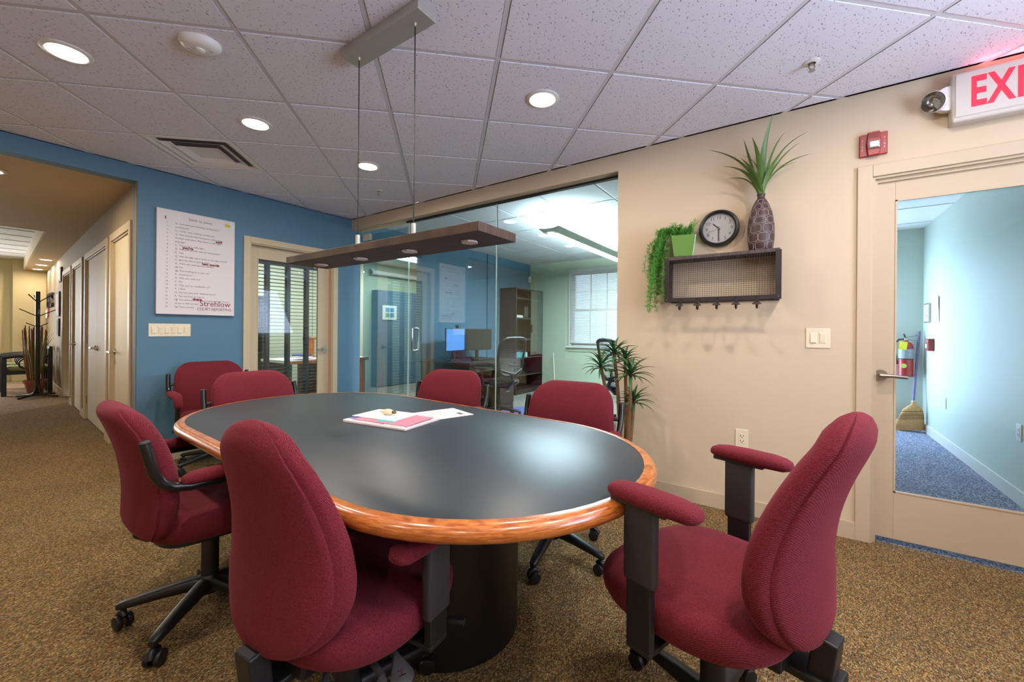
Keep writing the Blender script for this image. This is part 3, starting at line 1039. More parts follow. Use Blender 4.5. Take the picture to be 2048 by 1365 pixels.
CH = [  # facing: local +Y turned by rz; the last number lifts the seat
    ('burgundy tube-arm chair seen from the side, rolled up beside the near pear-backed chair', (2.585, -2.375, 0), -0.06, 0.022),
    ('burgundy tube-arm chair standing apart against the blue wall under the light switches', (0.50, -1.62, 0), -PI / 2 - 0.12, 0.0),
    ('burgundy tube-arm chair at the far rounded end of the table, before the blind-covered door', (1.745, -1.75, 0), -PI / 2 + 0.02, 0.0),
    ('burgundy tube-arm chair on the glass side, beside the papers and before the glass partition', (2.545, -1.06, 0), PI + 0.22, 0.0),
    ('burgundy tube-arm chair in front of the spiky potted plant and cream wall', (3.54, -1.14, 0), PI + 0.08, 0.0),
]
c0 = None
for lb, loc, rz, rise in CH:
    if rise:
        o = make_chair_loop('task_chair', rise)
    elif c0 is None:
        o = c0 = make_chair_loop('task_chair')
    else:
        o = copy_tree(c0)
    o.location = loc
    o.rotation_euler = (0, 0, rz)
    tag(o, lb, 'chair', 'burgundy chairs round the table')
o = make_chair_tall('task_chair', 0.665, -0.015, 0.035)
o.location, o.rotation_euler = (3.527, -2.354, 0), (0, 0, 0.114)
tag(o, 'burgundy pear-backed chair in the front, its back turned to the viewer, arms under the table', 'chair', 'burgundy chairs round the table')
o = make_chair_tall('task_chair', 0.79, 0.02, 0.085)
o.location, o.rotation_euler = (4.41, -1.76, 0), (0, 0, 1.28)
tag(o, 'burgundy pear-backed chair at the near rounded table end, beside the cream glazed door', 'chair', 'burgundy chairs round the table')

# ================================================================== THE TABLE
tbl = thing('conference_table', 'racetrack conference table with black top and oak rim on drum legs', 'table', (3.015, -1.835, 0), -0.046)


def stadium(R, hl, z, n=28):
    return [(hl + R * math.cos(-PI / 2 + PI * k / n), R * math.sin(-PI / 2 + PI * k / n), z) for k in range(n + 1)] + [(-hl + R * math.cos(PI / 2 + PI * k / n), R * math.sin(PI / 2 + PI * k / n), z) for k in range(n + 1)]


HL = 0.622
MB().rings([stadium(0.578, HL, 0.715), stadium(0.578, HL, 0.7395), stadium(0.577, HL, 0.740)]).build('tabletop', 'tabletop', tbl, smooth=30)
prof = []
for k in range(15):
    a = -PI / 2 + PI * k / 14
    prof.append((0.594 + 0.026 * math.cos(a), 0.7165 + 0.0245 * math.sin(a)))
prof = [(0.579, 0.692)] + prof + [(0.5785, 0.7408)]
M['oak'] = wood_mat('oak_rim', (150, 74, 26), (206, 122, 56), (4, 4, 60), 0.28, 6, 0.6)
MB().rings([stadium(r, HL, z) for r, z in prof], False, False).build('edge_band', 'oak', tbl, smooth=60)
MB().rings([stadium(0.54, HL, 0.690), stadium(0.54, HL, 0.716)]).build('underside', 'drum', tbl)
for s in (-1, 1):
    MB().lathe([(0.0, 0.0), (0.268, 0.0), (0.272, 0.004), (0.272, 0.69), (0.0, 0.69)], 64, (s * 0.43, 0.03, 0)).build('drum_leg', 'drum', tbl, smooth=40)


# ================================================================== CEILING FITTINGS
def downlight(x, y, z, label, power=CAN_POWER, col=CAN_COL, r=0.075, group='recessed round downlights', mt='can_lens'):
    t = thing('downlight', label, 'ceiling light', (x, y, z), 0, group)
    MB().rings([superloop(0, 0, zz, rr, rr, 40, 2) for rr, zz in ((r + 0.022, 0.0), (r + 0.022, -0.004), (r + 0.004, -0.010), (r, -0.008), (r, -0.002))], False, False).build('trim_ring', 'white', t, smooth=30)
    MB().lathe([(0, -0.002), (r, -0.002), (r, -0.006), (0, -0.0065)], 40).build('lens', mt, t)
    area('downlight_lamp', (0, 0, -0.012), r * 1.1, power, col, (0, 0, -1), 'DISK', spread=3.1, parent=t)
    return t


ZT = HC - 0.006
LB = {(-1, 0): 'lit round downlight largest and nearest the hall opening, beside the ceiling sensor', (0, 1): 'lit round downlight directly beside the square ceiling vent',
      (1, 2): 'lit round downlight seen between the two pendant cables', (3, 0): 'lit round downlight on the glass side, right of the pendant'}
for c in ((-1, 0), (0, 1), (1, 2), (3, 0), (1, -2), (5, -2), (4, -3), (3, -4), (-1, -4), (1, -6)):
    x, y = gcell(*c)
    downlight(x, y, ZT, LB.get(c, 'lit round downlight in the ceiling above the viewer'))
for x, y, lb in ((-6.78, -1.79, 'round downlight in the hall strip, first of three washing the wall'), (-7.81, -1.73, 'round downlight in the hall strip, middle of three'), (-8.8, -1.68, 'round downlight in the hall strip, last of three by the end wall')):
    downlight(x, y, 2.43, lb, 9, (1.0, 0.82, 0.58), 0.07, 'hall downlights')
downlight(-0.66, -2.78, 2.43, 'lit downlight in the tan hall ceiling at the edge of view', 22, (1.0, 0.84, 0.6), 0.07, 'hall downlights')

# air diffuser in its grid cell
vx, vy = gcell(-1, 2)
va = math.atan2(G1.y, G1.x)
v = thing('air_diffuser', 'square white louvred air vent set in the diagonal ceiling', 'vent', (vx, vy, HC), va)


def sq(r, z):
    return [(-r, -r, z), (r, -r, z), (r, r, z), (-r, r, z)]


M['ventdark'] = mat('vent_throat', (70, 72, 82), 0.7)
MB().rings([sq(0.297, 0.0), sq(0.297, -0.006), sq(0.272, -0.008), sq(0.236, 0.012)], False, False).build('outer_frame', 'white', v)
MB().rings([sq(0.222, -0.009), sq(0.168, 0.012), sq(0.164, 0.014), sq(0.218, -0.006)], False, False, True).build('cone', 'white', v)
MB().rings([sq(0.154, -0.010), sq(0.104, 0.010)], False, True).build('center_plate', 'white', v)
MB().box(-0.24, 0.24, -0.24, 0.24, 0.045, 0.05).build('throat', 'ventdark', v)

o = thing('ceiling_sensor', 'white oval motion sensor on the ceiling near the hall opening', 'sensor', (2.237, -2.313, ZT), 0.9)
MB().rings([superloop(0, 0, z, r, r * 0.8, 40, 2.2) for r, z in ((0.085, 0), (0.085, -0.012), (0.075, -0.028), (0.05, -0.036), (0.02, -0.038))]).build('housing', 'white', o, smooth=50)
MB().lathe([(0.022, -0.034), (0.02, -0.044), (0.012, -0.048), (0, -0.049)], 24).build('lens', 'white', o, smooth=40)
for s in (-1, 1):
    MB().lathe([(0.009, -0.03), (0.009, -0.038), (0, -0.038)], 16, (s * 0.045, 0, 0)).build('transducer', 'tbar', o, smooth=40)


def sprinkler(x, y, label):
    o = thing('sprinkler_head', label, 'sprinkler', (x, y, ZT), 0.4, 'fire sprinklers')
    MB().lathe([(0.036, 0), (0.036, -0.003), (0.018, -0.008), (0.016, 0)], 28).build('escutcheon', 'white', o, smooth=40)
    f = MB().cyl((0, 0, 0), (0, 0, -0.014), 0.010, None, 14)
    for s in (-1, 1):
        f.tube([(s * 0.009, 0, -0.012), (s * 0.014, 0, -0.024), (s * 0.004, 0, -0.042)], 0.003, 6)
    f.build('frame_arms', 'nickel', o, smooth=40)
    MB().lathe([(0.0, -0.042), (0.013, -0.042), (0.015, -0.045), (0, -0.045)], 20).build('deflector', 'nickel', o, smooth=40)


sprinkler(4.657, -0.495, 'sprinkler head in the ceiling near the exit sign')
sprinkler(1.201, -0.503, 'sprinkler head in the ceiling above the glass corner')
sprinkler(2.2, 1.0, 'sprinkler head in the office ceiling behind the glass')

# ================================================================== PENDANT
pd = thing('pendant_lamp', 'dark walnut plank pendant hung on two cables above the table', 'pendant lamp', (3.035, -1.855, 0), 0.0)
PZ = 1.532
MB().box(-0.66, 0.66, -0.115, 0.115, PZ, PZ + 0.034).build('plank', 'lampwood', pd, bevel=0.0015)
MB().box(-0.275, 0.275, -0.052, 0.052, HC - 0.052, HC - 0.004).build('canopy', 'alu', pd, bevel=0.002)
for s in (-1, 1):
    MB().tube([(s * 0.2, 0.0, HC - 0.05), (s * 0.2, 0.0, PZ + 0.03)], 0.0028, 6).build('cable', 'black', pd)
    MB().cyl((s * 0.2, 0, PZ + 0.034), (s * 0.2, 0, PZ + 0.115), 0.0105, None, 16).build('cable_grip', 'alu', pd, smooth=40)
    MB().cyl((s * 0.2, 0, HC - 0.052), (s * 0.2, 0, HC - 0.066), 0.007, 0.004, 12).build('cable_gland', 'alu', pd, smooth=40)
for x in (-0.52, -0.175, 0.175, 0.52):
    MB().prism([(x + 0.034 * math.cos(a), 0.034 * math.sin(a)) for a in [2 * PI * k / 6 for k in range(6)]], PZ - 0.007, PZ + 0.001).build('light_puck', 'led', pd)
    MB().lathe([(0.042, 0.0005), (0.042, -0.0015), (0.035, -0.0015), (0.035, 0.0005)], 24, (x, 0, PZ)).build('puck_ring', 'ventdark', pd)


# ================================================================== ON THE BLUE WALL
bd = thing('wall_board', 'white printed canvas with numbered transcript lines and dark red corrections on the blue wall', 'poster')
BY0, BY1, BZ0, BZ1, BX = -1.918, -1.317, 1.308, 2.236, 0.036
MB().box(0.002, BX, BY0, BY1, BZ0, BZ1).build('canvas', mat('board_white', (222, 214, 216), 0.6), bd, bevel=0.002)
LINES = ['', 'Q.  And were you traveling northbound or', 'southbound?', 'A.  I think I was traveling northbound.', 'Q.  And describe the intersection where the', 'accident took place. Was there a traffic light,',
         'stop sign?', 'A.  There was a traffic light.', 'Q.  And your familiar with the intersection?', 'A.  I am.', 'Q.  Was the light red or green as you approached?', 'A.  Red, but then it turned green.',
         'Q.  Were you wearing your seatbelt?', 'A.  Yes.', 'Q.  Was anything on in your car?', 'A.  Anything on?', 'Q.  Was your radio on?', 'A.  No.', 'Q.  Was your air conditioner on?', 'A.  I think.', 'Q.  Did you have your windows down?',
         'A.  No, not if my air was on.', 'Q.  You said earlier their was another vehicle in front', 'of you, is that correct?', 'A.  That\'s correct.']
tx, rx = MB(), MB()
TX = BX + 0.0008
YD, ZD = (0, 1, 0), (0, 0, 1)
put_text(tx, 'Smith vs. Jones', 0.030, (TX, -1.60, 2.168), YD, ZD, 'CENTER')
for k, ln in enumerate(LINES):
    z = 2.150 - k * 0.0325
    if k == 0:
        put_text(rx, '1', 0.034, (TX, -1.866, z), YD, ZD, bold=0.002)
        continue
    put_text(tx, str(k + 1), 0.019, (TX, -1.838, z), YD, ZD, 'RIGHT')
    put_text(tx, ln, 0.0212, (TX, -1.79, z - 0.001), YD, ZD, sx=0.93)
for s_, y, z in (('add?', -1.478, 2.002), ("you're", -1.735, 1.903), ('two words', -1.585, 1.776), ('there', -1.655, 1.442)):
    put_text(rx, s_, 0.031, (TX + 0.0006, y, z), YD, ZD, bold=0.0014)
for z in (2.150 - 13 * 0.0325, 2.150 - 14 * 0.0325, 2.150 - 22 * 0.0325, 2.150 - 24 * 0.0325):
    rx.box(TX, TX + 0.0004, -1.779, -1.768, z, z + 0.006)
put_text(rx, 'Strehlow', 0.074, (TX, -1.603, 1.392), YD, ZD, sx=0.93)
put_text(rx, 'COURT REPORTING', 0.038, (TX, -1.622, 1.352), YD, ZD, sx=0.80)
tx.build('printed_lines', 'ink', bd)
rx.build('red_corrections', 'redink', bd)
MB().box(BX, BX + 0.001, -1.402, -1.358, 2.172, 2.198).build('yellow_tag', mat('tag_yellow', (200, 190, 40), 0.6), bd)


def rocker_plate(name, label, o, xd, w, h, n, mt='ivory', outlet=False, group=None):
    """wall plate with n rockers; o = centre on the wall, xd = direction along the wall, faces to the room"""
    xd = Vector(xd)
    nd = Vector((0, 0, 1)).cross(xd) * -1      # out of the wall
    t = bpy.data.objects.new(name, None)
    COL.objects.link(t)
    t.matrix_world = Matrix(((xd.x, -nd.x, 0, o[0]), (xd.y, -nd.y, 0, o[1]), (0, 0, 1, o[2]), (0, 0, 0, 1)))
    tag(t, label, 'light switch' if not outlet else 'outlet', group)
    MB().box(-w / 2, w / 2, -0.006, 0, -h / 2, h / 2).build('cover_plate', mt, t, bevel=0.002)
    for k in range(n):
        x = (k - (n - 1) / 2) * 0.046
        MB().box(x - 0.0165, x + 0.0165, -0.008, -0.005, -0.033, 0.033).build('insert', mt, t, bevel=0.001)
        if outlet:
            sl = MB()
            for z in (0.018, -0.015):
                sl.box(x - 0.010, x - 0.007, -0.0088, -0.0079, z - 0.004, z + 0.005).box(x + 0.006, x + 0.009, -0.0088, -0.0079, z - 0.004, z + 0.004)
                sl.cyl((x, -0.0088, z - 0.010), (x, -0.0079, z - 0.010), 0.003, None, 10)
            sl.build('slots', 'black', t)
        else:
            MB().obox((x, -0.0095, 0.0), (0.026, 0.006, 0.054), Matrix.Rotation(0.07 if k % 2 else -0.07, 3, 'X')).build('rocker', mt, t, bevel=0.001)
    sc_ = MB()
    for k in range(n):
        x = (k - (n - 1) / 2) * 0.046
        for z in (-1, 1):
            sc_.cyl((x, -0.007, z * 0.047), (x, -0.0055, z * 0.047), 0.003, None, 8)
    sc_.build('screws', 'tbar', t)
    return t


s6 = rocker_plate('switch_plate', 'long ivory plate of six rocker switches on the blue wall below the board', (0, -1.81, 1.166), (0, 1, 0), 0.30, 0.114, 6)
MB().box(0.027, 0.031, -0.0075, -0.006, 0.046, 0.050).build('indicator', 'redink', s6)
rocker_plate('switch_plate', 'ivory double rocker switch plate on the cream wall beside the glazed door', (4.708, 0, 1.155), (1, 0, 0), 0.118, 0.118, 2)
rocker_plate('wall_outlet', 'ivory duplex outlet low on the cream wall', (4.313, 0, 0.491), (1, 0, 0), 0.075, 0.118, 1, outlet=True)
rocker_plate('wall_outlet', 'ivory outlet on the office blue wall by the desk end', (0.0, 1.235, 0.46), (0, 1, 0), 0.075, 0.118, 1, outlet=True)
rocker_plate('wall_outlet', 'white outlet low on the entry wall at the edge of view', (5.89, 1.32, 0.5), (0, -1, 0), 0.075, 0.118, 1, 'white', True)
rocker_plate('wall_outlet', 'small white outlet on the entry wall near the broom', (5.89, 3.06, 0.46), (0, -1, 0), 0.075, 0.118, 1, 'white', True)

# ================================================================== ON THE CREAM WALL
sh = thing('wire_shelf', 'dark metal wall shelf with wire mesh back and five coat hooks', 'shelf')
M['iron'] = mat('dark_iron', (62, 54, 54), 0.5, metal=0.6, var=0.25, vscale=40)
M['shelfwood'] = wood_mat('rough_shelf_wood', (58, 48, 48), (92, 78, 76), (60, 3, 3), 0.7, 3, 0)
SX0, SX1, SZ0, SZ1 = 3.868, 4.512, 1.392, 1.695
MB().box(SX0 - 0.006, SX1 + 0.006, -0.152, -0.001, SZ1 - 0.022, SZ1).build('shelf_board', 'shelfwood', sh, bevel=0.002)
for x in (SX0, SX1):
    s = -1 if x == SX0 else 1
    MB().box(x - 0.003, x + 0.003, -0.15, -0.001, SZ0, SZ1 - 0.022).build('side_panel', 'iron', sh)
    MB().box(x - 0.015, x + 0.015, -0.154, -0.146, SZ0 - 0.004, SZ1 - 0.01).build('side_strap', 'iron', sh)
    MB().cyl((x, -0.154, SZ0 + 0.012), (x, -0.158, SZ0 + 0.012), 0.005, 0.003, 10).build('rivet', 'nickel', sh)
MB().box(SX0, SX1, -0.152, -0.147, SZ0 - 0.002, SZ0 + 0.024).build('front_rail', 'iron', sh)
MB().box(SX0, SX1, -0.012, -0.006, SZ0 - 0.002, SZ0 + 0.02).build('back_rail', 'iron', sh)
wm = MB()
nx, nz = 46, 20
for k in range(1, nx):
    x = SX0 + (SX1 - SX0) * k / nx
    wm.tube([(x, -0.147, SZ0 + 0.02), (x, -0.147, SZ1 - 0.02)], 0.0009, 4)
for k in range(1, nz):
    z = SZ0 + 0.02 + (SZ1 - SZ0 - 0.04) * k / nz
    wm.tube([(SX0, -0.147, z), (SX1, -0.147, z)], 0.0009, 4)
w_ = wm.build('wire_mesh', 'iron', sh)
w_['kind'] = 'stuff'
for k, x in enumerate((3.958, 4.068, 4.182, 4.291, 4.403)):
    h = MB().box(x - 0.007, x + 0.007, -0.156, -0.152, SZ0 - 0.035, SZ0 + 0.022)
    h.cyl((x, -0.156, SZ0 + 0.013), (x, -0.160, SZ0 + 0.013), 0.004, 0.002, 8)
    h.tube([(x, -0.154, SZ0 - 0.025), (x, -0.158, SZ0 - 0.045), (x, -0.172, SZ0 - 0.056), (x, -0.190, SZ0 - 0.052), (x, -0.198, SZ0 - 0.038)], 0.0055, 8)
    dome = [[(x + r * math.cos(a), -0.188 + r * 0.55 * math.sin(a), SZ0 - 0.018 - d) for a in [2 * PI * i / 20 for i in range(20)]] for r, d in ((0.003, 0.0), (0.012, 0.002), (0.02, 0.007), (0.0255, 0.015), (0.024, 0.016), (0.018, 0.009), (0.003, 0.004))]
    h.rings(dome)
    h.build('coat_hook', 'iron', sh, smooth=50)

ck = thing('wall_clock', 'round black rimmed wall clock showing half past ten', 'clock', (4.168, 0, 1.885), 0)
cx = Matrix(((1, 0, 0, 0), (0, 0, 1, 0), (0, 1, 0, 0), (0, 0, 0, 1))) @ Matrix.Diagonal((1, 1, -1, 1))
MB().rings([[(r * math.cos(a), y, r * math.sin(a)) for a in [2 * PI * i / 48 for i in range(48)]] for r, y in ((0.122, -0.001), (0.124, -0.02), (0.120, -0.034), (0.108, -0.038), (0.099, -0.030), (0.099, -0.010))], False, False).build('rim', 'black', ck, smooth=50)
MB().cyl((0, -0.001, 0), (0, -0.012, 0), 0.100, None, 48).build('dial', mat('dial_white', (226, 218, 214), 0.6), ck)
nm = MB()
for k in range(12):
    a = PI / 2 - 2 * PI * (k + 1) / 12
    put_text(nm, str(k + 1), 0.030, (0.076 * math.cos(a), -0.0125, 0.076 * math.sin(a) - 0.0105), (1, 0, 0), (0, 0, 1), 'CENTER')
nm.build('numerals', 'black', ck)


def hand(a, ln, w, y, mt, nm_, tail=0.012):
    d, s = Vector((math.sin(a), 0, math.cos(a))), Vector((math.cos(a), 0, -math.sin(a)))
    MB().bar(-d * tail + Vector((0, y, 0)), d * ln + Vector((0, y, 0)), w, 0.001, up=(0, 1, 0)).build(nm_, mt, ck)


hand(2 * PI * 10.5 / 12, 0.050, 0.006, -0.015, 'black', 'hour_hand')
hand(2 * PI * 30 / 60, 0.078, 0.005, -0.017, 'black', 'minute_hand')
hand(2 * PI * 42 / 60, 0.07, 0.0018, -0.019, mat('faded_red', (196, 140, 140), 0.5), 'second_hand', 0.03)
MB().cyl((0, -0.012, 0), (0, -0.021, 0), 0.004, None, 12).build('hub', 'nickel', ck)
MB().cyl((0, -0.030, 0), (0, -0.031, 0), 0.1, None, 48).build('cover_glass', 'glassclear', ck)

# vase with long bladed leaves
VX, VY, VZ = 4.415, -0.082, SZ1
vs = thing('vase', 'brown bottle vase with scratched pale grid pattern holding long green blades', 'vase', (VX, VY, VZ), 0.2)
vp = [(0.0, 0.0), (0.060, 0.0), (0.066, 0.006), (0.072, 0.06), (0.0735, 0.11), (0.072, 0.16), (0.067, 0.20), (0.058, 0.245), (0.045, 0.285), (0.030, 0.315), (0.0215, 0.328), (0.020, 0.34), (0.024, 0.354), (0.020, 0.354), (0.016, 0.335), (0.0, 0.33)]
MB().lathe(vp, 40).build('body', mat('vase_brown', (70, 48, 46), 0.45, var=0.15, vscale=8), vs, smooth=45)
prof_v = [(z, r) for r, z in vp[1:13]]
lm = MB()
for row, (z0_, z1_) in enumerate(((0.004, 0.045), (0.052, 0.10), (0.107, 0.155), (0.162, 0.20), (0.207, 0.245), (0.252, 0.285), (0.29, 0.318))):
    nc = 7
    for k in range(nc):
        a0 = 2 * PI * (k + 0.35 * (row % 3)) / nc + random.uniform(-0.05, 0.05)
        da = 2 * PI / nc * random.uniform(0.72, 1.02)
        pts = []
        for i in range(28):
            q = 2 * PI * i / 28
            ux = math.copysign(abs(math.cos(q)) ** 0.45, math.cos(q))
            uz = math.copysign(abs(math.sin(q)) ** 0.45, math.sin(q))
            z = (z0_ + z1_) / 2 + uz * (z1_ - z0_) / 2
            a = a0 + da / 2 * ux
            r = lerp_pts(prof_v, z) + 0.0003
            pts.append((r * math.cos(a), r * math.sin(a), z))
        lm.tube(pts, 0.0008, 4, True)
lm.build('scratched_lines', mat('vase_line', (190, 176, 172), 0.6), vs)


def blade(mb, p0, p1, p2, w, n=12, fold=0.25):
    P = arc(p0, p1, p2, n)
    for i in range(n + 1):
        t = i / n
        T = (P[min(n, i + 1)] - P[max(0, i - 1)]).normalized()
        s = T.cross(Vector((0, 0, 1)))
        s = s.normalized() if s.length > 1e-3 else Vector((1, 0, 0))
        up = s.cross(T)
        ww = w * (0.45 + 0.55 * min(1, t * 3)) * (1 - t ** 2.2) + 0.0006
        mb.v += [tuple(P[i] - s * ww), tuple(P[i] - up * (ww * fold)), tuple(P[i] + s * ww)]
    o = len(mb.v) - 3 * (n + 1)
    for i in range(n):
        a, b_ = o + 3 * i, o + 3 * i + 3
        mb.f += [(a, a + 1, b_ + 1, b_), (a + 1, a + 2, b_ + 2, b_ + 1)]
    return mb


M['leaf'] = mat('blade_green', (84, 116, 54), 0.45, var=0.35, vscale=14)
M['leaf2'] = mat('rosette_green', (56, 96, 50), 0.45, var=0.4, vscale=30)
M['fern'] = mat('fern_green', (74, 142, 44), 0.6, var=0.35, vscale=25)
BL = [((-0.02, -0.03, 0.60), (0.045, -0.12, 0.80), 0.017), ((-0.06, 0.0, 0.56), (-0.10, -0.03, 0.70), 0.014), ((0.03, -0.02, 0.62), (0.115, -0.05, 0.70), 0.015), ((0.05, 0.0, 0.64), (0.235, -0.03, 0.69), 0.013),
      ((-0.05, -0.02, 0.60), (-0.31, -0.06, 0.66), 0.014), ((-0.06, 0.02, 0.55), (-0.21, 0.0, 0.56), 0.012), ((0.06, -0.02, 0.56), (0.185, -0.06, 0.62), 0.013), ((0.05, -0.03, 0.54), (0.25, -0.06, 0.545), 0.013),
      ((-0.04, -0.04, 0.52), (-0.22, -0.09, 0.53), 0.012), ((-0.05, 0.0, 0.50), (-0.20, -0.02, 0.47), 0.011), ((0.04, 0.01, 0.52), (0.19, 0.03, 0.54), 0.011), ((0.0, -0.05, 0.55), (-0.07, -0.15, 0.66), 0.015),
      ((0.01, 0.0, 0.58), (-0.10, 0.04, 0.63), 0.012), ((0.02, -0.04, 0.5), (0.10, -0.15, 0.57), 0.014), ((-0.02, -0.05, 0.48), (-0.13, -0.14, 0.55), 0.014), ((0.0, 0.02, 0.6), (0.02, 0.03, 0.72), 0.016)]
for k, (p1, p2, w) in enumerate(BL):
    a = 2 * PI * k / len(BL)
    blade(MB(), (0.010 * math.cos(a), 0.010 * math.sin(a), 0.335), p1, p2, w * 1.3, 14, 0.4).build('leaf', 'leaf', vs, smooth=80)

# square green pot with trailing fern
fp = thing('trailing_fern', 'feathery green fern spilling from a square glossy green pot on the shelf', 'potted plant', (3.955, -0.078, SZ1), 0)
pot = MB().rings([sq(0.055, 0.0), sq(0.060, 0.004), sq(0.076, 0.125), sq(0.078, 0.145), sq(0.070, 0.145), sq(0.062, 0.11)]).xform(Matrix.Rotation(0.25, 4, 'Z'))
pot.build('pot', mat('glazed_green', (96, 140, 62), 0.12, spec=0.7, coat=0.5), fp, bevel=0.004)
MB().lathe([(0, 0.112), (0.06, 0.112), (0.0, 0.118)], 16).build('soil', 'ventdark', fp)


def fern_sprig(P, r=0.021):
    mb = MB()
    mb.tube(P, 0.0012, 4)
    for i in range(1, len(P)):
        c = Vector(P[i])
        for q in range(13):
            d = Vector((random.uniform(-1, 1), random.uniform(-1, 1), random.uniform(-0.5, 0.9)))
            d.normalize()
            s = d.orthogonal().normalized() * 0.0015
            e = c + d * r * random.uniform(0.7, 1.5)
            m_ = (c + e) / 2
            mb.add([c, m_ + s, e, m_ - s], [(0, 1, 2, 3)])
    return mb


def drop_path(x0, y0, z0, dx, dy, h, n):
    out = []
    for i in range(n + 1):
        t = i / n
        out.append((x0 + dx * (1 - (1 - t) ** 2) + random.uniform(-0.006, 0.006), y0 + dy * (1 - (1 - t) ** 2) + random.uniform(-0.006, 0.006), z0 + 0.05 * math.sin(min(1, t * 2.2) * PI) * (1 if t < 0.45 else 0) - h * max(0, t - 0.35) / 0.65))
    return out


for k in range(92):
    if k < 38:      # upright tuft
        a, l = random.uniform(0, 2 * PI), random.uniform(0.05, 0.13)
        p = [(0.03 * math.cos(a), 0.03 * math.sin(a), 0.12)]
        e = Vector((math.cos(a) * l * 0.75, math.sin(a) * l * 0.5, 0.14 + l * random.uniform(0.5, 1.0)))
        path = [Vector(p[0]).lerp(e, i / 6) + Vector((0, 0, 0.012 * math.sin(PI * i / 6))) for i in range(7)]
    else:
        h = random.choice([0.08, 0.15, 0.22, 0.3, 0.36, 0.42, 0.47]) * random.uniform(0.8, 1.1)
        dx = random.uniform(-0.185, -0.085) + (0.02 if h > 0.3 else 0)
        path = drop_path(random.uniform(-0.065, -0.03), random.uniform(-0.05, 0.02), 0.145, dx, random.uniform(-0.09, 0.0), h, int(6 + h * 34))
    fern_sprig(path).build('sprig', 'fern', fp)

# fire alarm strobe
fs = thing('alarm_strobe', 'red wall mounted fire alarm horn with clear strobe lens above the door casing', 'fire alarm', (4.951, 0, 2.252), 0)
M['alarmred'] = mat('alarm_red', (156, 28, 34), 0.4)
out = [(-0.060, -0.062), (0.060, -0.062), (0.060, 0.062), (-0.060, 0.062)]
bx_ = MB()
bx_.rings([[(x, 0, z) for x, z in out], [(x, -0.018, z) for x, z in out]])
bx_.build('back_box', 'alarmred', fs, bevel=0.003)
cv_ = [(-0.026, -0.068), (0.026, -0.068), (0.034, 0.0), (0.026, 0.068), (-0.026, 0.068), (-0.034, 0.0)]
MB().rings([[(x, -0.016, z) for x, z in cv_], [(x * 0.92, -0.036, z * 0.96) for x, z in cv_]]).build('front_cover', 'alarmred', fs, bevel=0.003)
MB().rings([[(x, y, z - 0.01) for x, z in [(-r, -r * 0.8), (r, -r * 0.8), (r, r * 0.9), (-r, r * 0.9)]] for r, y in ((0.026, -0.034), (0.025, -0.046), (0.016, -0.052))]).build('strobe_lens', mat('strobe_lens', (210, 210, 214), 0.1, metal=0.7), fs, bevel=0.002)
gr_ = MB()
for k in range(5):
    gr_.box(-0.022, 0.022, -0.0372, -0.0365, 0.030 + k * 0.006, 0.0325 + k * 0.006)
gr_.build('horn_slots', mat('alarm_dark_red', (96, 16, 22), 0.5), fs)
ft = MB()
for x in (-0.047, 0.047):
    for k, c in enumerate('FIRE'):
        put_text(ft, c, 0.017, (x, -0.0188, 0.022 - k * 0.017), (1, 0, 0), (0, 0, 1), 'CENTER')
ft.build('fire_lettering', mat('pale_letter', (226, 190, 188), 0.5), fs)

# exit sign with lamp head
M['signwhite'] = mat('sign_white', (206, 198, 188), 0.45)
ex = thing('exit_sign', 'white box exit sign with glowing red letters and round emergency lamp over the door', 'exit sign', (5.245, -0.001, 0), 0)
EW = 0.56
MB().box(0, EW, -0.075, 0, 2.262, 2.512).build('housing', 'signwhite', ex, bevel=0.012, seg=3, smooth=40)
MB().box(0.012, EW - 0.012, -0.080, -0.074, 2.285, 2.500).build('face_plate', 'signwhite', ex, bevel=0.003)
el = MB()
put_text(el, 'EXIT', 0.205, (0.062, -0.0815, 2.328), (1, 0, 0), (0, 0, 1), bold=0.006, spacing=1.12, sx=0.56)
el.build('exit_letters', mat('exit_red', (255, 40, 56), 0.5, emit=(255, 22, 44), estr=2.2), ex)
area('exit_glow', (0.3, -0.045, 2.53), 0.42, 0.45, (1.0, 0.12, 0.16), (0, -0.3, 1), sy=0.05, parent=ex)
MB().box(0.03, EW - 0.03, -0.0806, -0.0795, 2.312, 2.3135).build('cover_seam', 'tbar', ex)
MB().cyl((-0.004, -0.02, 2.40), (-0.004, -0.06, 2.40), 0.062, None, 32).build('lamp_mount', 'white', ex, smooth=40)
lh = MB()
axis = Vector((-0.55, -0.75, -0.35)).normalized()
u_ = axis.orthogonal().normalized()
w_ = axis.cross(u_)
hc = Vector((-0.062, -0.075, 2.392))
lh.rings([[hc + axis * a + (u_ * math.cos(q) + w_ * math.sin(q)) * r for q in [2 * PI * i / 28 for i in range(28)]] for r, a in ((0.012, -0.05), (0.03, -0.035), (0.048, -0.005), (0.052, 0.012), (0.049, 0.016))], True, False)
hd_ = lh.build('lamp_head', 'white', ex, smooth=50)
MB().rings([[hc + axis * a + (u_ * math.cos(q) + w_ * math.sin(q)) * r for q in [2 * PI * i / 28 for i in range(28)]] for r, a in ((0.049, 0.016), (0.042, -0.002), (0.028, -0.018), (0.012, -0.026))], False, True).build('reflector', 'chrome', hd_, smooth=30)
MB().rings([[hc + axis * a + (u_ * math.cos(q) + w_ * math.sin(q)) * r for q in [2 * PI * i / 28 for i in range(28)]] for r, a in ((0.050, 0.015), (0.050, 0.017))]).build('lamp_lens', 'glassclear', hd_)
MB().tube([(-0.004, -0.055, 2.40), hc - axis * 0.04], 0.012, 10).build('lamp_arm', 'white', ex, smooth=40)

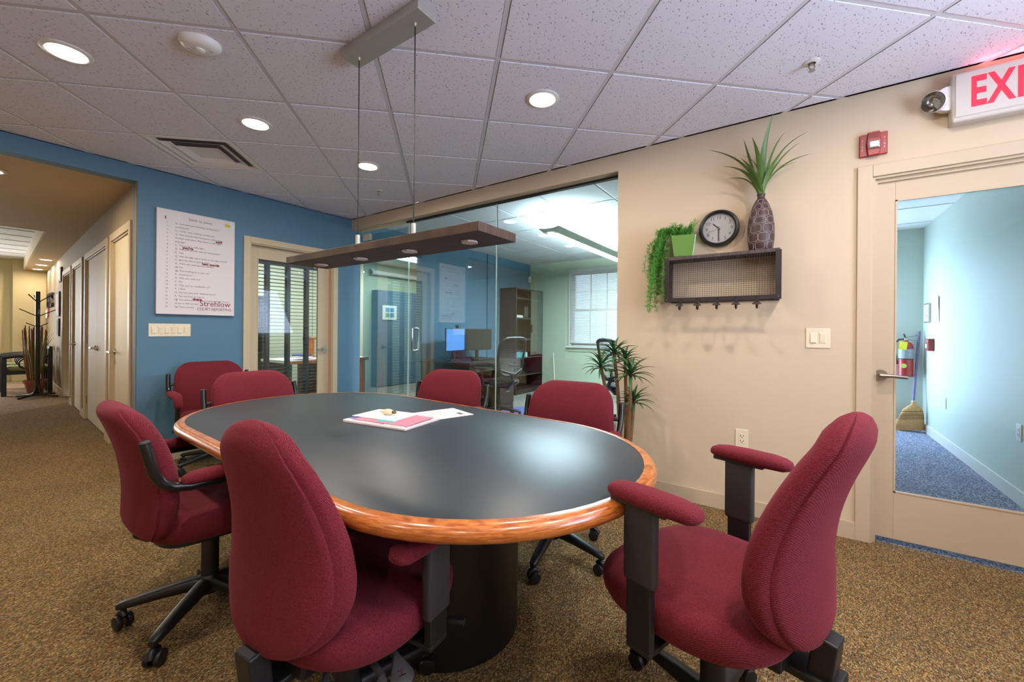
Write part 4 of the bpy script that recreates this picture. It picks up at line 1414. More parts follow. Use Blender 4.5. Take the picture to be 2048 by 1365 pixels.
# ================================================================== ENTRY PASSAGE
fe = thing('fire_extinguisher', 'red fire extinguisher with yellow tag hung on the entry wall', 'extinguisher', (5.72, 3.905, 0.655), -0.3)
M['extred'] = mat('extinguisher_red', (170, 22, 36), 0.25, spec=0.6)
MB().lathe([(0, 0), (0.066, 0.0), (0.070, 0.008), (0.070, 0.36), (0.064, 0.395), (0.045, 0.42), (0.022, 0.432), (0.022, 0.45), (0, 0.45)], 36).build('cylinder', 'extred', fe, smooth=45)
MB().lathe([(0.0712, 0.225), (0.0712, 0.345)], 36).build('label_wrap', mat('silver_label', (150, 156, 164), 0.4, var=0.3, vscale=60), fe, smooth=45)
MB().lathe([(0.0712, 0.212), (0.073, 0.214), (0.073, 0.222), (0.0712, 0.224)], 36).build('strap', 'black', fe)
MB().lathe([(0.0, 0.45), (0.018, 0.45), (0.018, 0.475), (0.0, 0.478)], 16).build('valve', 'chrome', fe, smooth=40)
MB().bar((-0.02, 0, 0.478), (0.115, 0, 0.515), 0.02, 0.008).build('top_lever', 'chrome', fe, bevel=0.002)
MB().bar((-0.01, 0, 0.465), (0.12, 0, 0.44), 0.018, 0.008).build('carry_handle', 'chrome', fe, bevel=0.002)
MB().cyl((-0.005, 0, 0.48), (-0.02, 0, 0.53), 0.010, 0.008, 10).build('pin', 'black', fe)
MB().tube([(-0.018, -0.01, 0.465), (-0.06, -0.02, 0.46), (-0.09, -0.03, 0.42), (-0.095, -0.03, 0.33), (-0.085, -0.02, 0.22), (-0.078, -0.01, 0.15)], [0.009, 0.009, 0.009, 0.009, 0.010, 0.013], 10).build('hose', 'black', fe, smooth=50)
MB().obox((-0.015, -0.077, 0.385), (0.075, 0.001, 0.10), Matrix.Rotation(0.12, 3, 'Y')).build('inspection_tag', mat('tag_yellow2', (240, 222, 50), 0.6), fe)
MB().cyl((-0.008, -0.0695, 0.135), (-0.008, -0.0725, 0.135), 0.028, None, 24).build('round_sticker', mat('sticker', (200, 210, 90), 0.5), fe)

br = thing('broom', 'corn broom with purple mottled handle leaning in the entry corner', 'broom', (5.775, 3.80, 0), 0)
bh0, bh1 = Vector((0.0, 0.02, 0.33)), Vector((0.072, 0.15, 1.215))
M['straw'] = mat('broom_straw', (212, 156, 98), 0.8, var=0.35, vscale=60)
MB().tube([bh0, bh0.lerp(bh1, 0.5), bh1], 0.0135, 14).build('handle', mat('mottled_purple', (112, 104, 150), 0.5, var=0.6, vscale=22), br, smooth=40)
lo = []
for z, w, d, x in ((0.012, 0.155, 0.035, -0.055), (0.06, 0.145, 0.038, -0.045), (0.14, 0.122, 0.036, -0.028), (0.20, 0.108, 0.034, -0.018), (0.27, 0.088, 0.032, -0.008), (0.305, 0.055, 0.028, -0.002), (0.33, 0.024, 0.02, 0.0), (0.365, 0.018, 0.018, 0.002)):
    lo.append([(x + a * math.cos(0.12), y, z + a * 0.12 + random.uniform(-0.006, 0.006) * (z < 0.05)) for a, y, _ in superloop(0, 0, 0, w, d, 36, 2.2)])
MB().rings(lo).build('broom_head', 'straw', br, smooth=50)
bs = MB()
for k in range(300):
    a = random.uniform(-0.15, 0.15)
    y = random.choice([-1, 1]) * random.uniform(0.01, 0.034)
    p = Vector((-0.052 + a, y, 0.09 + a * 0.12))
    e = Vector((-0.062 + a * 1.12, y * 1.1 - 0.004, 0.006 + random.uniform(0, 0.03) + max(0, a * 0.1)))
    bs.add([p - Vector((0.0018, 0, 0)), p + Vector((0.0018, 0, 0)), e], [(0, 1, 2)])
bs.build('bristles', 'straw', br)['kind'] = 'stuff'
for z in (0.155, 0.175, 0.195, 0.215, 0.245):
    w = lerp_pts([(0.14, 0.124), (0.2, 0.110), (0.27, 0.090)], z)
    xx = lerp_pts([(0.14, -0.028), (0.2, -0.018), (0.27, -0.008)], z)
    MB().tube([(xx + a, y, z + a * 0.12) for a, y, _ in superloop(0, 0, 0, w, 0.0365, 30, 2.2)], 0.0022, 5, True).build('stitch_band', 'black', br)
MB().lathe([(0.02, 0.325), (0.021, 0.33), (0.0195, 0.365), (0.015, 0.372)], 16, (0.001, 0.012, 0)).build('wire_wrap', 'alu', br, smooth=40)

ps = thing('pull_station', 'red fire alarm pull box on the entry wall', 'fire alarm', (5.889, 3.55, 1.06), 0)
MB().box(-0.05, 0, -0.055, 0.055, -0.07, 0.07).build('housing', 'alarmred', ps, bevel=0.004)
MB().box(-0.058, -0.05, -0.035, 0.035, -0.035, 0.01).build('pull_bar', 'white', ps, bevel=0.002)
pm = MB()
put_text(pm, 'FIRE', 0.03, (-0.0506, 0.03, 0.03), (0, -1, 0), (0, 0, 1), sx=0.8)
pm.build('lettering', 'white', ps)
for y, z, w, h, lb, nm_ in ((3.76, 1.435, 0.22, 0.23, 'framed notice on the entry wall, nearer the corner', 'framed_notice'), (3.40, 1.46, 0.2, 0.29, 'loose white paper pinned on the entry wall beside the framed notice', 'pinned_paper')):
    o = thing(nm_, lb, 'notice', (5.889, y, z), 0)
    if nm_ == 'framed_notice':
        MB().box(-0.015, 0, -w / 2, w / 2, -h / 2, h / 2).build('frame', 'nickel', o, bevel=0.002)
        MB().box(-0.0165, -0.015, -w / 2 + 0.015, w / 2 - 0.015, -h / 2 + 0.015, h / 2 - 0.015).build('sheet', 'paper', o)
        tm = MB()
        for k in range(9):
            tm.box(-0.0172, -0.0166, -w / 2 + 0.03, w / 2 - 0.03 - random.uniform(0, 0.06), h / 2 - 0.04 - k * 0.018, h / 2 - 0.034 - k * 0.018)
        tm.build('printed_lines', 'ink', o)
    else:
        pts = [[(-0.003 - 0.008 * math.sin(t * 5 + u), -w / 2 + w * t, -h / 2 + h * u) for t in [i / 8 for i in range(9)]] for u in [j / 6 for j in range(7)]]
        mb = MB()
        for r_ in pts:
            mb.v += r_
        for j in range(6):
            for i in range(8):
                mb.f.append((j * 9 + i, j * 9 + i + 1, (j + 1) * 9 + i + 1, (j + 1) * 9 + i))
        mb.build('sheet', 'paper', o, smooth=60)


# ================================================================== GLAZED OFFICE
dk = thing('office_desk', 'dark espresso desk against the blue wall inside the glazed office', 'desk')
MB().box(0.04, 1.0, 1.12, 2.26, 0.708, 0.74).build('desktop', 'darkwood', dk, bevel=0.002)
MB().box(0.06, 0.97, 1.14, 1.17, 0, 0.708).build('end_panel', 'darkwood', dk)
MB().box(0.10, 0.13, 1.17, 1.84, 0.30, 0.708).build('modesty_panel', 'darkwood', dk)
MB().box(0.93, 0.955, 1.17, 1.83, 0.60, 0.706).build('front_apron', 'darkwood', dk)
pe = thing('drawer_pedestal', 'dark three drawer pedestal under the office desk end', 'drawer unit')
MB().box(0.36, 0.955, 1.84, 2.22, 0.0, 0.706).build('carcass', 'darkwood', pe)
for z0, z1 in ((0.08, 0.375), (0.385, 0.535), (0.545, 0.695)):
    dr = MB().box(0.955, 0.973, 1.85, 2.21, z0, z1).build('drawer', 'darkwood', pe, bevel=0.002)
    MB().tube([(0.973, 1.98, (z0 + z1) / 2 + 0.03), (0.99, 1.98, (z0 + z1) / 2 + 0.03), (0.99, 2.08, (z0 + z1) / 2 + 0.03), (0.973, 2.08, (z0 + z1) / 2 + 0.03)], 0.005, 8).build('handle', 'chrome', dr, smooth=40)
MB().cyl((0.973, 2.17, 0.665), (0.978, 2.17, 0.665), 0.009, None, 14).box(0.976, 0.984, 2.168, 2.172, 0.62, 0.662).build('lock_key', 'chrome', pe)


def monitor(loc, rz, w, h, lit, label, cam_=False):
    t = thing('monitor', label, 'monitor', loc, rz, 'office monitors')
    MB().box(-0.02, 0.0, -w / 2, w / 2, 0.13, 0.13 + h).build('housing', 'black', t, bevel=0.003)
    sm = mat('screen_lit', (70, 120, 190), 0.15, emit=(92, 150, 226), estr=0.55) if lit else mat('screen_off', (36, 34, 34), 0.25)
    MB().box(0.0, 0.0015, -w / 2 + 0.01, w / 2 - 0.01, 0.145, 0.12 + h).build('screen', sm, t)
    MB().box(-0.05, -0.02, -0.025, 0.025, 0.01, 0.22).build('stand', 'black', t)
    MB().prism([(x, y) for x, y, z in superloop(-0.03, 0, 0, 0.09, 0.12, 28, 3)], 0, 0.012).build('foot', 'black', t)
    return t


mo = monitor((0.42, 1.47, 0.74), 0.10, 0.46, 0.345, True, 'lit blue monitor on the office desk')
monitor((0.40, 2.03, 0.74), -0.12, 0.60, 0.34, False, 'dark monitor on the office desk, behind the mesh chair')
wc = thing('webcam', 'small black webcam perched on the lit monitor', 'webcam', (0.42, 1.53, 1.216), 0.1)
MB().box(-0.025, 0.012, -0.045, 0.045, 0.012, 0.045).build('body', 'black', wc, bevel=0.006)
MB().cyl((0.012, 0, 0.028), (0.018, 0, 0.028), 0.012, None, 16).build('lens', 'chrome', wc)
MB().box(-0.03, 0.01, -0.02, 0.02, 0.0, 0.012).build('clip', 'black', wc)
kb = thing('keyboard', 'black keyboard on the office desk', 'keyboard', (0.70, 1.78, 0.74), 0.08)
MB().box(-0.07, 0.07, -0.22, 0.22, 0, 0.018).build('tray', 'black', kb, bevel=0.004)
km = MB()
for i in range(5):
    for j in range(14):
        km.box(-0.062 + i * 0.0255, -0.041 + i * 0.0255, -0.21 + j * 0.030, -0.184 + j * 0.030, 0.018, 0.024)
km.build('keys', 'greyplastic', kb)
cb = thing('cable_bundle', 'tangled black cables below the lit monitor', 'cable')
for k in range(3):
    MB().tube(arc((0.40, 1.32 + 0.05 * k, 0.88), (0.5, 1.28 + 0.06 * k, 0.76), (0.55, 1.2 + 0.04 * k, 0.746), 10), 0.005, 6).build('cable', 'black', cb, smooth=40)
MB().box(0.52, 0.62, 1.15, 1.33, 0.7405, 0.765).build('dock', 'black', cb, bevel=0.004)

bk = thing('bookcase', 'tall dark bookcase with open shelves and one glass door in the office corner', 'bookcase')
X0, X1, Y0, Y1 = 0.035, 0.40, 3.10, 4.05
MB().box(X0, X1, Y0, Y0 + 0.025, 0, 1.98).build('side_panel', 'darkwood', bk)
MB().box(X0, X1, Y1 - 0.025, Y1, 0, 1.98).build('side_panel', 'darkwood', bk)
MB().box(X0, X0 + 0.012, Y0 + 0.025, Y1 - 0.025, 0, 1.98).build('back_panel', 'darkwood', bk)
MB().box(X0, X1, Y0 + 0.025, Y1 - 0.025, 1.955, 1.98).build('top_panel', 'darkwood', bk)
MB().box(X0, X1 - 0.01, Y0 + 0.025, Y1 - 0.025, 0.0, 0.09).build('plinth', 'darkwood', bk)
for z in (0.36, 0.69, 1.03, 1.43, 1.80):
    sb = MB().box(X0 + 0.012, X1 - 0.015, Y0 + 0.025, Y1 - 0.025, z - 0.022, z).build('shelf_board', 'darkwood', bk)
    MB().box(X1 - 0.015, X1 - 0.012, Y0 + 0.025, Y1 - 0.025, z - 0.022, z).build('shelf_edge', 'greyplastic', sb)
gdr = MB().box(X1, X1 + 0.006, 3.60, Y1, 0.72, 1.97).build('glass_door', 'glassclear', bk)
MB().box(X1 + 0.006, X1 + 0.018, 3.62, 3.64, 1.15, 1.30).build('handle', 'black', gdr)
o = thing('paper_stack', 'stack of white papers on an upper bookcase shelf', 'papers', (0.25, 3.27, 1.43), 0)
for k in range(4):
    MB().obox((0, 0, 0.006 + k * 0.012), (0.2, 0.27, 0.0118), 0.05 * (k - 1.5)).build('bundle', 'paper', o)
o = thing('picture_frame', 'small framed picture standing behind the bookcase glass door', 'picture', (0.2, 3.75, 1.43), 0.2)
MB().box(-0.01, 0, -0.13, 0.13, 0, 0.26).build('frame', 'black', o, bevel=0.002)
MB().box(0, 0.001, -0.10, 0.10, 0.03, 0.23).build('print', mat('grey_print', (110, 112, 110), 0.4, var=0.6, vscale=18), o)
o = thing('book_box', 'turquoise boxed book lying on the bookcase shelf', 'book', (0.28, 3.36, 0.69), 0)
MB().box(-0.1, 0.1, -0.19, 0.13, 0, 0.085).build('box', 'teal', o, bevel=0.002)
MB().box(-0.1, 0.1, 0.13, 0.16, 0, 0.085).build('page_block', 'paper', o)
o = thing('wall_sensor', 'white corner motion detector high in the office corner', 'sensor', (0.035, 4.12, 2.25), 0.8)
MB().box(-0.03, 0.03, -0.035, 0.02, -0.06, 0.06).build('housing', 'white', o, bevel=0.008)
MB().box(-0.02, 0.02, -0.040, -0.034, -0.045, 0.0).build('lens', 'tbar', o, bevel=0.003)
o = thing('leaning_rod', 'thin pale rod leaning on the wall beside the bookcase', 'rod')
MB().tube([(0.84, 3.80, 0.0), (0.62, 4.10, 0.75)], 0.011, 8).build('rod', 'ivory', o, smooth=40)
MB().cyl((0.84, 3.80, 0.0), (0.836, 3.805, 0.015), 0.013, None, 8).build('tip', 'black', o)
o = thing('chair_mat', 'blue violet chair mat on the office floor', 'mat', (1.78, 1.5, 0.0), 0.0)
MB().prism([(x, y) for x, y, z in superloop(0, 0, 0, 0.72, 0.85, 40, 8)], 0.0, 0.008).build('sheet', mat('mat_blue', (96, 104, 160), 0.5), o)
o['label'] = 'blue violet chair mat on the office floor by the drawer pedestal'


def mesh_chair(loc, rz, label):
    t = thing('office_chair', label, 'office chair', loc, rz, 'black mesh office chairs')
    star_base(t, 0.30, 0.2)
    post(t, 0.44)
    seat_cushion(t, 0.44, 0.52, 0.25, -0.24, 0.25, 'black')
    # frame of the mesh back
    fr = []
    for k in range(32):
        a = 2 * PI * k / 32
        x = 0.235 * math.copysign(abs(math.cos(a)) ** 0.5, math.cos(a))
        z = 0.83 + 0.25 * math.copysign(abs(math.sin(a)) ** 0.5, math.sin(a))
        x *= 0.86 + 0.14 * (z - 0.58) / 0.5
        fr.append((x, -0.25 - 0.09 * ((z - 0.58) / 0.5) ** 2 + 0.5 * x * x, z))
    b = MB().tube(fr, 0.017, 10, True).build('back_frame', 'black', t, smooth=50)
    MB().tube([(x, y - 0.004, z) for x, y, z in fr[4:13]], 0.024, 10).build('top_rail', 'black', b, smooth=50)
    ms = MB()
    for k in range(26):
        z = 0.60 + k * 0.018
        pts = []
        for q in range(9):
            x = (q / 8 * 2 - 1) * 0.21 * (0.86 + 0.14 * (z - 0.58) / 0.5)
            pts.append((x, -0.25 - 0.09 * ((z - 0.58) / 0.5) ** 2 + 0.5 * x * x, z))
        ms.tube(pts, 0.0035, 4)
    ms.build('back_mesh', 'black', b)['kind'] = 'stuff'
    MB().tube([(0, -0.25, 0.62), (0, -0.30, 0.52), (0, -0.20, 0.42), (0, 0, 0.42)], 0.024, 10).build('spine', 'black', t, smooth=50)
    MB().tube([(-0.18, -0.255, 0.66), (0, -0.315, 0.60), (0.18, -0.255, 0.66)], 0.016, 8).build('lumbar_yoke', 'black', t, smooth=50)
    for s in (-1, 1):
        MB().tube([(s * 0.15, -0.05, 0.43), (s * 0.29, -0.02, 0.46), (s * 0.30, 0.0, 0.66)], 0.018, 8).build('arm_post', 'black', t, smooth=50)
        MB().rings([superloop(s * 0.30, 0.03, z, 0.04 * f, 0.13 * f, 24, 3) for z, f in ((0.66, 0.9), (0.67, 1), (0.685, 1), (0.692, 0.9))]).build('arm_pad', 'black', t, smooth=50)
    return t


mesh_chair((1.27, 1.42, 0.0085), PI / 2 - 0.25, 'black mesh office chair pulled up to the office desk')
mesh_chair((2.86, 1.98, 0.0), -0.5, 'black office chair mostly hidden behind the cream wall edge')

pl = thing('linear_pendant', 'long pale winged linear light hung in the glazed office', 'pendant lamp', (2.33, 2.2, 2.30), 0)
wing = [(-0.13, 0.035), (-0.125, 0.045), (-0.06, 0.03), (0.06, 0.03), (0.125, 0.045), (0.13, 0.035), (0.07, -0.012), (-0.07, -0.012)]
M['fixture'] = mat('fixture_grey_green', (188, 198, 186), 0.4)
MB().rings([[(x, y, z) for x, z in wing] for y in (-1.3, 1.35)]).build('body', 'fixture', pl)
for k in range(4):
    y0 = -1.2 + k * 0.64
    MB().box(-0.055, 0.055, y0, y0 + 0.60, -0.018, -0.010).build('lens', 'lit', pl)
MB().cyl((0, -1.255, -0.022), (0, -1.255, -0.011), 0.035, None, 20).build('end_puck', 'lit', pl)
for y in (-1.0, 1.0):
    MB().tube([(0, y, 0.03), (0, y, HC - 2.30)], 0.003, 6).build('hanger', 'alu', pl)
lu = area('linear_pendant_uplight', (0, 0, 0.06), 0.12, 230, (0.76, 0.90, 1.0), (0, 0, 1), sy=2.3, parent=pl)
ld = area('linear_pendant_downlight', (0, 0, -0.03), 0.1, 165, (0.76, 0.90, 1.0), (0, 0, -1), sy=2.3, parent=pl)

# ================================================================== SIDE ROOM BEHIND THE BLIND DOOR
sl = thing('venetian_blind', 'dark slat blind with wide tapes on the door in the blue wall', 'blind', (-0.125, -0.742, 0), 0)
M['slat'] = mat('dark_slat', (40, 37, 38), 0.35, spec=0.5)
sm = MB().obox((0, 0, 0), (0.048, 0.70, 0.0028), Matrix.Rotation(-0.06, 3, 'Y')).mesh('slat')
sm.materials.append(M['slat'])
nsl = 41
for k in range(nsl):
    inst('slat', sm, sl, (0, 0, 0.27 + k * 0.0395))
MB().box(-0.025, 0.025, -0.352, 0.352, 1.885, 1.935).build('head_rail', 'slat', sl)
MB().box(-0.022, 0.022, -0.35, 0.35, 0.235, 0.252).build('bottom_rail', 'slat', sl)
for y in (-0.20, 0.02, 0.235):
    for x in (0.027, -0.027):
        MB().box(x - 0.0006, x + 0.0006, y - 0.019, y + 0.019, 0.25, 1.89).build('ladder_tape', 'slat', sl)
MB().tube([(0.03, 0.29, 1.88), (0.03, 0.295, 1.1)], 0.002, 5).build('lift_cord', 'black', sl)

o = thing('side_desk', 'orange edged desk with papers behind the dark blind', 'desk', (-1.5, 0.42, 0), 0)
M['orangewood'] = wood_mat('orange_wood', (170, 92, 40), (200, 120, 62), (1, 6, 1), 0.4, 5)
MB().box(-0.45, 0.40, -0.62, 0.62, 0.70, 0.74).build('desktop', 'paper', o)
MB().box(0.40, 0.425, -0.62, 0.62, 0.695, 0.742).build('front_edge', 'orangewood', o)
MB().box(-0.40, 0.36, -0.1, 0.60, 0.0, 0.70).build('drawers', 'orangewood', o)
MB().box(-0.40, 0.36, -0.60, -0.57, 0.0, 0.70).build('end_panel', 'darkwood', o)
o = thing('hutch_shelf', 'orange wood hutch shelf behind the dark blind', 'shelf', (-1.75, 0.75, 0.7425), 0)
MB().box(-0.15, 0.15, -0.35, 0.35, 0.28, 0.31).build('board', 'orangewood', o)
for y in (-0.34, 0.32):
    MB().box(-0.15, 0.15, y, y + 0.02, 0, 0.28).build('support', 'orangewood', o)
o = thing('desk_papers', 'spread of papers and a blue folder on the side desk', 'papers', (-1.3, 0.3, 0.74), 0.2)
for k, (x, y, r) in enumerate(((0, 0, 0.1), (0.05, 0.2, -0.2), (-0.1, -0.2, 0.4), (0.03, 0.32, 0.2))):
    MB().obox((x, y, 0.008 + k * 0.013), (0.21, 0.28, 0.011), r).build('sheet', 'paper', o)
MB().obox((-0.05, -0.22, 0.065), (0.2, 0.16, 0.02), 0.3).build('folder', mat('folder_blue', (40, 70, 160), 0.5), o)
o = thing('side_bookcase', 'dark bookcase with papers glimpsed through the blind edge', 'bookcase', (-2.4, -0.32, 0), 0)
MB().box(-0.18, 0.18, -0.28, 0.28, 0, 0.02).box(-0.18, 0.18, -0.28, -0.26, 0, 1.7).box(-0.18, 0.18, 0.26, 0.28, 0, 1.7).box(-0.18, -0.16, -0.26, 0.26, 0, 1.7).build('carcass', 'darkwood', o)
for z in (0.4, 0.8, 1.2, 1.68):
    MB().box(-0.16, 0.17, -0.26, 0.26, z, z + 0.02).build('shelf_board', 'darkwood', o)
o2 = thing('paper_stack', 'stack of papers on the dark bookcase behind the blind', 'papers', (-2.38, -0.32, 0.82), 0)
for k in range(3):
    MB().obox((0, 0, 0.03 + k * 0.06), (0.22, 0.3, 0.058), 0.04 * k).build('bundle', 'paper', o2)

o = thing('blue_cabinet', 'tall plain blue cabinet seen through the opening behind the glass door', 'cabinet', (-2.5, 2.77, 0), 0)
MB().box(-0.09, 0.09, -0.57, 0.57, 0.0, 2.0).build('carcass', 'blue', o)
MB().box(0.09, 0.105, -0.565, 0.565, 0.02, 1.985).build('door', 'blue', o, bevel=0.003)
MB().box(0.0, 0.09, 0.57, 0.60, 0.0, 1.98).build('filler', 'ventdark', o)
p = thing('quilt_picture', 'small white framed picture of four coloured squares on the blue cabinet', 'picture', (-2.394, 2.49, 1.54), 0)
MB().box(0, 0.015, -0.18, 0.18, -0.15, 0.15).build('frame', 'paper', p, bevel=0.002)
for y, z, c in ((-0.06, 0.055, (92, 160, 200)), (0.06, 0.055, (70, 150, 196)), (-0.06, -0.055, (110, 170, 120)), (0.06, -0.055, (80, 140, 176))):
    MB().box(0.015, 0.0165, y - 0.05, y + 0.05, z - 0.045, z + 0.045).build('square', mat('quilt_%d' % c[0], c, 0.6), p)
o = thing('projection_screen', 'white rolled up projection screen on the side room wall', 'projector screen', (-2.5, 2.85, 2.36), 0)
MB().tube([(0, -0.72, 0), (0, 0.8, 0)], 0.045, 16).build('case', 'white', o, smooth=40)
MB().box(-0.05, 0.0, -0.72, -0.68, -0.05, 0.08).box(-0.05, 0.0, 0.74, 0.78, -0.05, 0.08).build('bracket', 'white', o)
o = thing('ceiling_panel_light', 'lit rectangular ceiling panel in the room behind the blind', 'ceiling light', (-1.5, -0.1, HC - 0.012), 0)
MB().box(-0.3, 0.3, -0.6, 0.6, 0, 0.011).build('frame', 'white', o)
MB().box(-0.27, 0.27, -0.57, 0.57, -0.004, 0.001).build('diffuser', 'lit', o)
area('panel_lamp', (0, 0, -0.01), 0.5, 34, (0.95, 0.98, 1.0), (0, 0, -1), sy=1.1, parent=o)
o = copy_tree(o)
o.location = (-1.5, 2.3, HC - 0.012)
o['label'] = 'lit rectangular ceiling panel above the blue cabinet'

# ================================================================== HALL
cr_ = thing('coat_rack', 'black metal coat rack with upturned pegs in the hall', 'coat rack', (-5.86, -1.98, 0), 0.45)
MB().cyl((0, 0, 0.06), (0, 0, 1.78), 0.028, None, 16).build('pole', 'blacktube', cr_, smooth=40)
for k in range(4):
    a = PI / 2 * k + 0.3
    d = Vector((math.cos(a), math.sin(a), 0))
    MB().tube([d * 0.02 + Vector((0, 0, 0.22)), d * 0.035 + Vector((0, 0, 0.10)), d * 0.09 + Vector((0, 0, 0.045)), d * 0.30 + Vector((0, 0, 0.022))], 0.017, 8).build('foot', 'blacktube', cr_, smooth=50)
for z, n, l in ((1.66, 3, 0.15), (1.42, 4, 0.20), (1.24, 3, 0.14)):
    for k in range(n):
        a = 2 * PI * k / n + z * 3
        d = Vector((math.cos(a), math.sin(a), 0))
        MB().tube([d * 0.02 + Vector((0, 0, z - 0.05)), d * l + Vector((0, 0, z + (0.06 if z > 1.3 else 0.01)))], 0.008, 6).build('peg', 'blacktube', cr_, smooth=50)


def lounge_chair(loc, rz, label):
    t = thing('lounge_chair', label, 'armchair', loc, rz, 'waiting chairs in the hall')
    for x, y, h in ((-0.27, 0.26, 0.64), (0.27, 0.26, 0.64), (-0.27, -0.26, 0.80), (0.27, -0.26, 0.80)):
        MB().box(x - 0.028, x + 0.028, y - 0.03, y + 0.03, 0, h).build('leg', 'black', t, bevel=0.004)
    for s in (-1, 1):
        MB().tube(arc((s * 0.27, 0.28, 0.65), (s * 0.27, 0.0, 0.71), (s * 0.27, -0.26, 0.66), 8), 0.025, 8).build('armrest', 'black', t, smooth=50)
        MB().tube([(s * 0.27, 0.10 * math.cos(q) + 0.0, 0.545 + 0.09 * math.sin(q)) for q in [2 * PI * i / 20 for i in range(20)]], 0.013, 8, True).build('arm_ring', 'black', t, smooth=50)
    MB().box(-0.27, 0.27, -0.26, 0.26, 0.36, 0.42).build('seat_rail', 'black', t)
    MB().rings([superloop(0, 0.01, z, 0.27 * f, 0.27 * f, 32, 5) for z, f in ((0.42, 0.95), (0.44, 1), (0.475, 1), (0.50, 0.93), (0.505, 0.6))]).build('seat', 'stripe', t, smooth=50)
    b = MB().box(-0.27, 0.27, -0.285, -0.245, 0.78, 0.84).build('backrest', 'black', t, bevel=0.01)
    for k in range(5):
        MB().tube(arc((-0.2 + k * 0.1, -0.265, 0.42), (-0.2 + k * 0.1, -0.30, 0.6), (-0.2 + k * 0.1, -0.265, 0.78), 6), 0.010, 6).build('spindle', 'black', b)


mt, nt, N, L, b_ = newmat('green_stripe_fabric')
wv = N.new('ShaderNodeTexWave')
wv.inputs['Scale'].default_value = 9
tc = N.new('ShaderNodeTexCoord')
L.new(tc.outputs['Object'], wv.inputs['Vector'])
r_ = ramp(N, [(0.3, (98, 112, 62)), (0.7, (150, 156, 100))])
L.new(wv.outputs['Fac'], r_.inputs[0])
L.new(r_.outputs[0], b_.inputs['Base Color'])
b_.inputs['Roughness'].default_value = 0.9
M['stripe'] = mt
lounge_chair((-6.66, -2.02, 0), PI - 0.06, 'black armchair with green striped seat behind the coat rack')
lounge_chair((-7.5, -1.98, 0), PI - 0.06, 'black armchair with green striped seat, the farther one at the hall end')

rp = thing('reed_plant', 'brown twig bundle and pale reeds in a terracotta pot behind the coat rack', 'potted plant', (-6.17, -1.97, 0), 0)
MB().lathe([(0, 0), (0.085, 0), (0.125, 0.22), (0.14, 0.22), (0.14, 0.27), (0.125, 0.27), (0.115, 0.23), (0, 0.23)], 28).build('pot', mat('terracotta', (150, 92, 70), 0.7), rp, smooth=40)
M['twig'] = mat('brown_twig', (140, 92, 62), 0.8, var=0.4, vscale=30)
M['reed'] = mat('pale_reed', (168, 172, 136), 0.7, var=0.4, vscale=20)
for k in range(26):
    a, r = random.uniform(0, 2 * PI), random.uniform(0, 0.12)
    x, y = r * math.cos(a), r * math.sin(a)
    MB().tube([(x * 0.7, y * 0.7, 0.22), (x * 1.15 + random.uniform(-0.02, 0.02), y * 1.15, 0.65), (x * 1.3, y * 1.3, random.uniform(1.1, 1.22))], 0.008, 5).build('twig', 'twig', rp)
for k in range(60):
    a, r = random.uniform(0, 2 * PI), random.uniform(0.1, 0.27)
    blade(MB(), (0.05 * math.cos(a), 0.05 * math.sin(a), 0.25), (0.1 * math.cos(a), 0.1 * math.sin(a), 0.9), (r * math.cos(a), r * math.sin(a), random.uniform(0.85, 1.2)), 0.007, 8).build('reed', 'reed', rp)


def hall_sign(name, s0, s1, z0, z1, label, mt, cat):
    o = thing(name, label, cat, (-0.003, -2.04, 0), HA)
    MB().box(s0, s1, 0.001, 0.025, z0, z1).build('backing', mt, o, bevel=0.002)
    return o


M['plaque'] = mat('plaque_dark', (60, 52, 48), 0.5)
o = hall_sign('wall_plaque', 5.84, 6.22, 1.98, 2.23, 'dark framed plaque high on the hall wall beside the cased doorway', 'plaque', 'picture')
MB().box(5.88, 6.18, 0.025, 0.027, 2.01, 2.20).build('print', 'tbar', o)
o = hall_sign('wall_picture', 6.15, 6.72, 1.38, 1.82, 'tall pale picture at eye height on the hall wall', 'plaque', 'picture')
MB().box(6.2, 6.67, 0.025, 0.027, 1.42, 1.78).build('print', mat('print_tan', (160, 120, 96), 0.6), o)
o = hall_sign('wall_notice', 6.2, 6.5, 1.02, 1.34, 'dark plaque low on the hall wall', 'plaque', 'picture')
MB().box(6.23, 6.47, 0.025, 0.027, 1.05, 1.31).build('print', 'ink', o)
o = thing('metal_letters', 'dull metal letters mounted on the hall wall', 'sign', (-0.003, -2.04, 0), HA)
lt = MB()
for k, c in enumerate('EHS'):
    put_text(lt, c, 0.42, (8.35 - k * 0.46, 0.03, 1.58), (-1, 0, 0), (0, 0, 1), extrude=0.02)
lt.build('letters', 'plaque', o)
o = hall_sign('pink_flyer', 8.45, 8.75, 1.42, 1.80, 'pink flyer on the hall wall past the letters', 'pink', 'flyer')
MB().box(8.6, 8.9, 0.026, 0.028, 1.38, 1.55).build('white_sheet', 'paper', o)

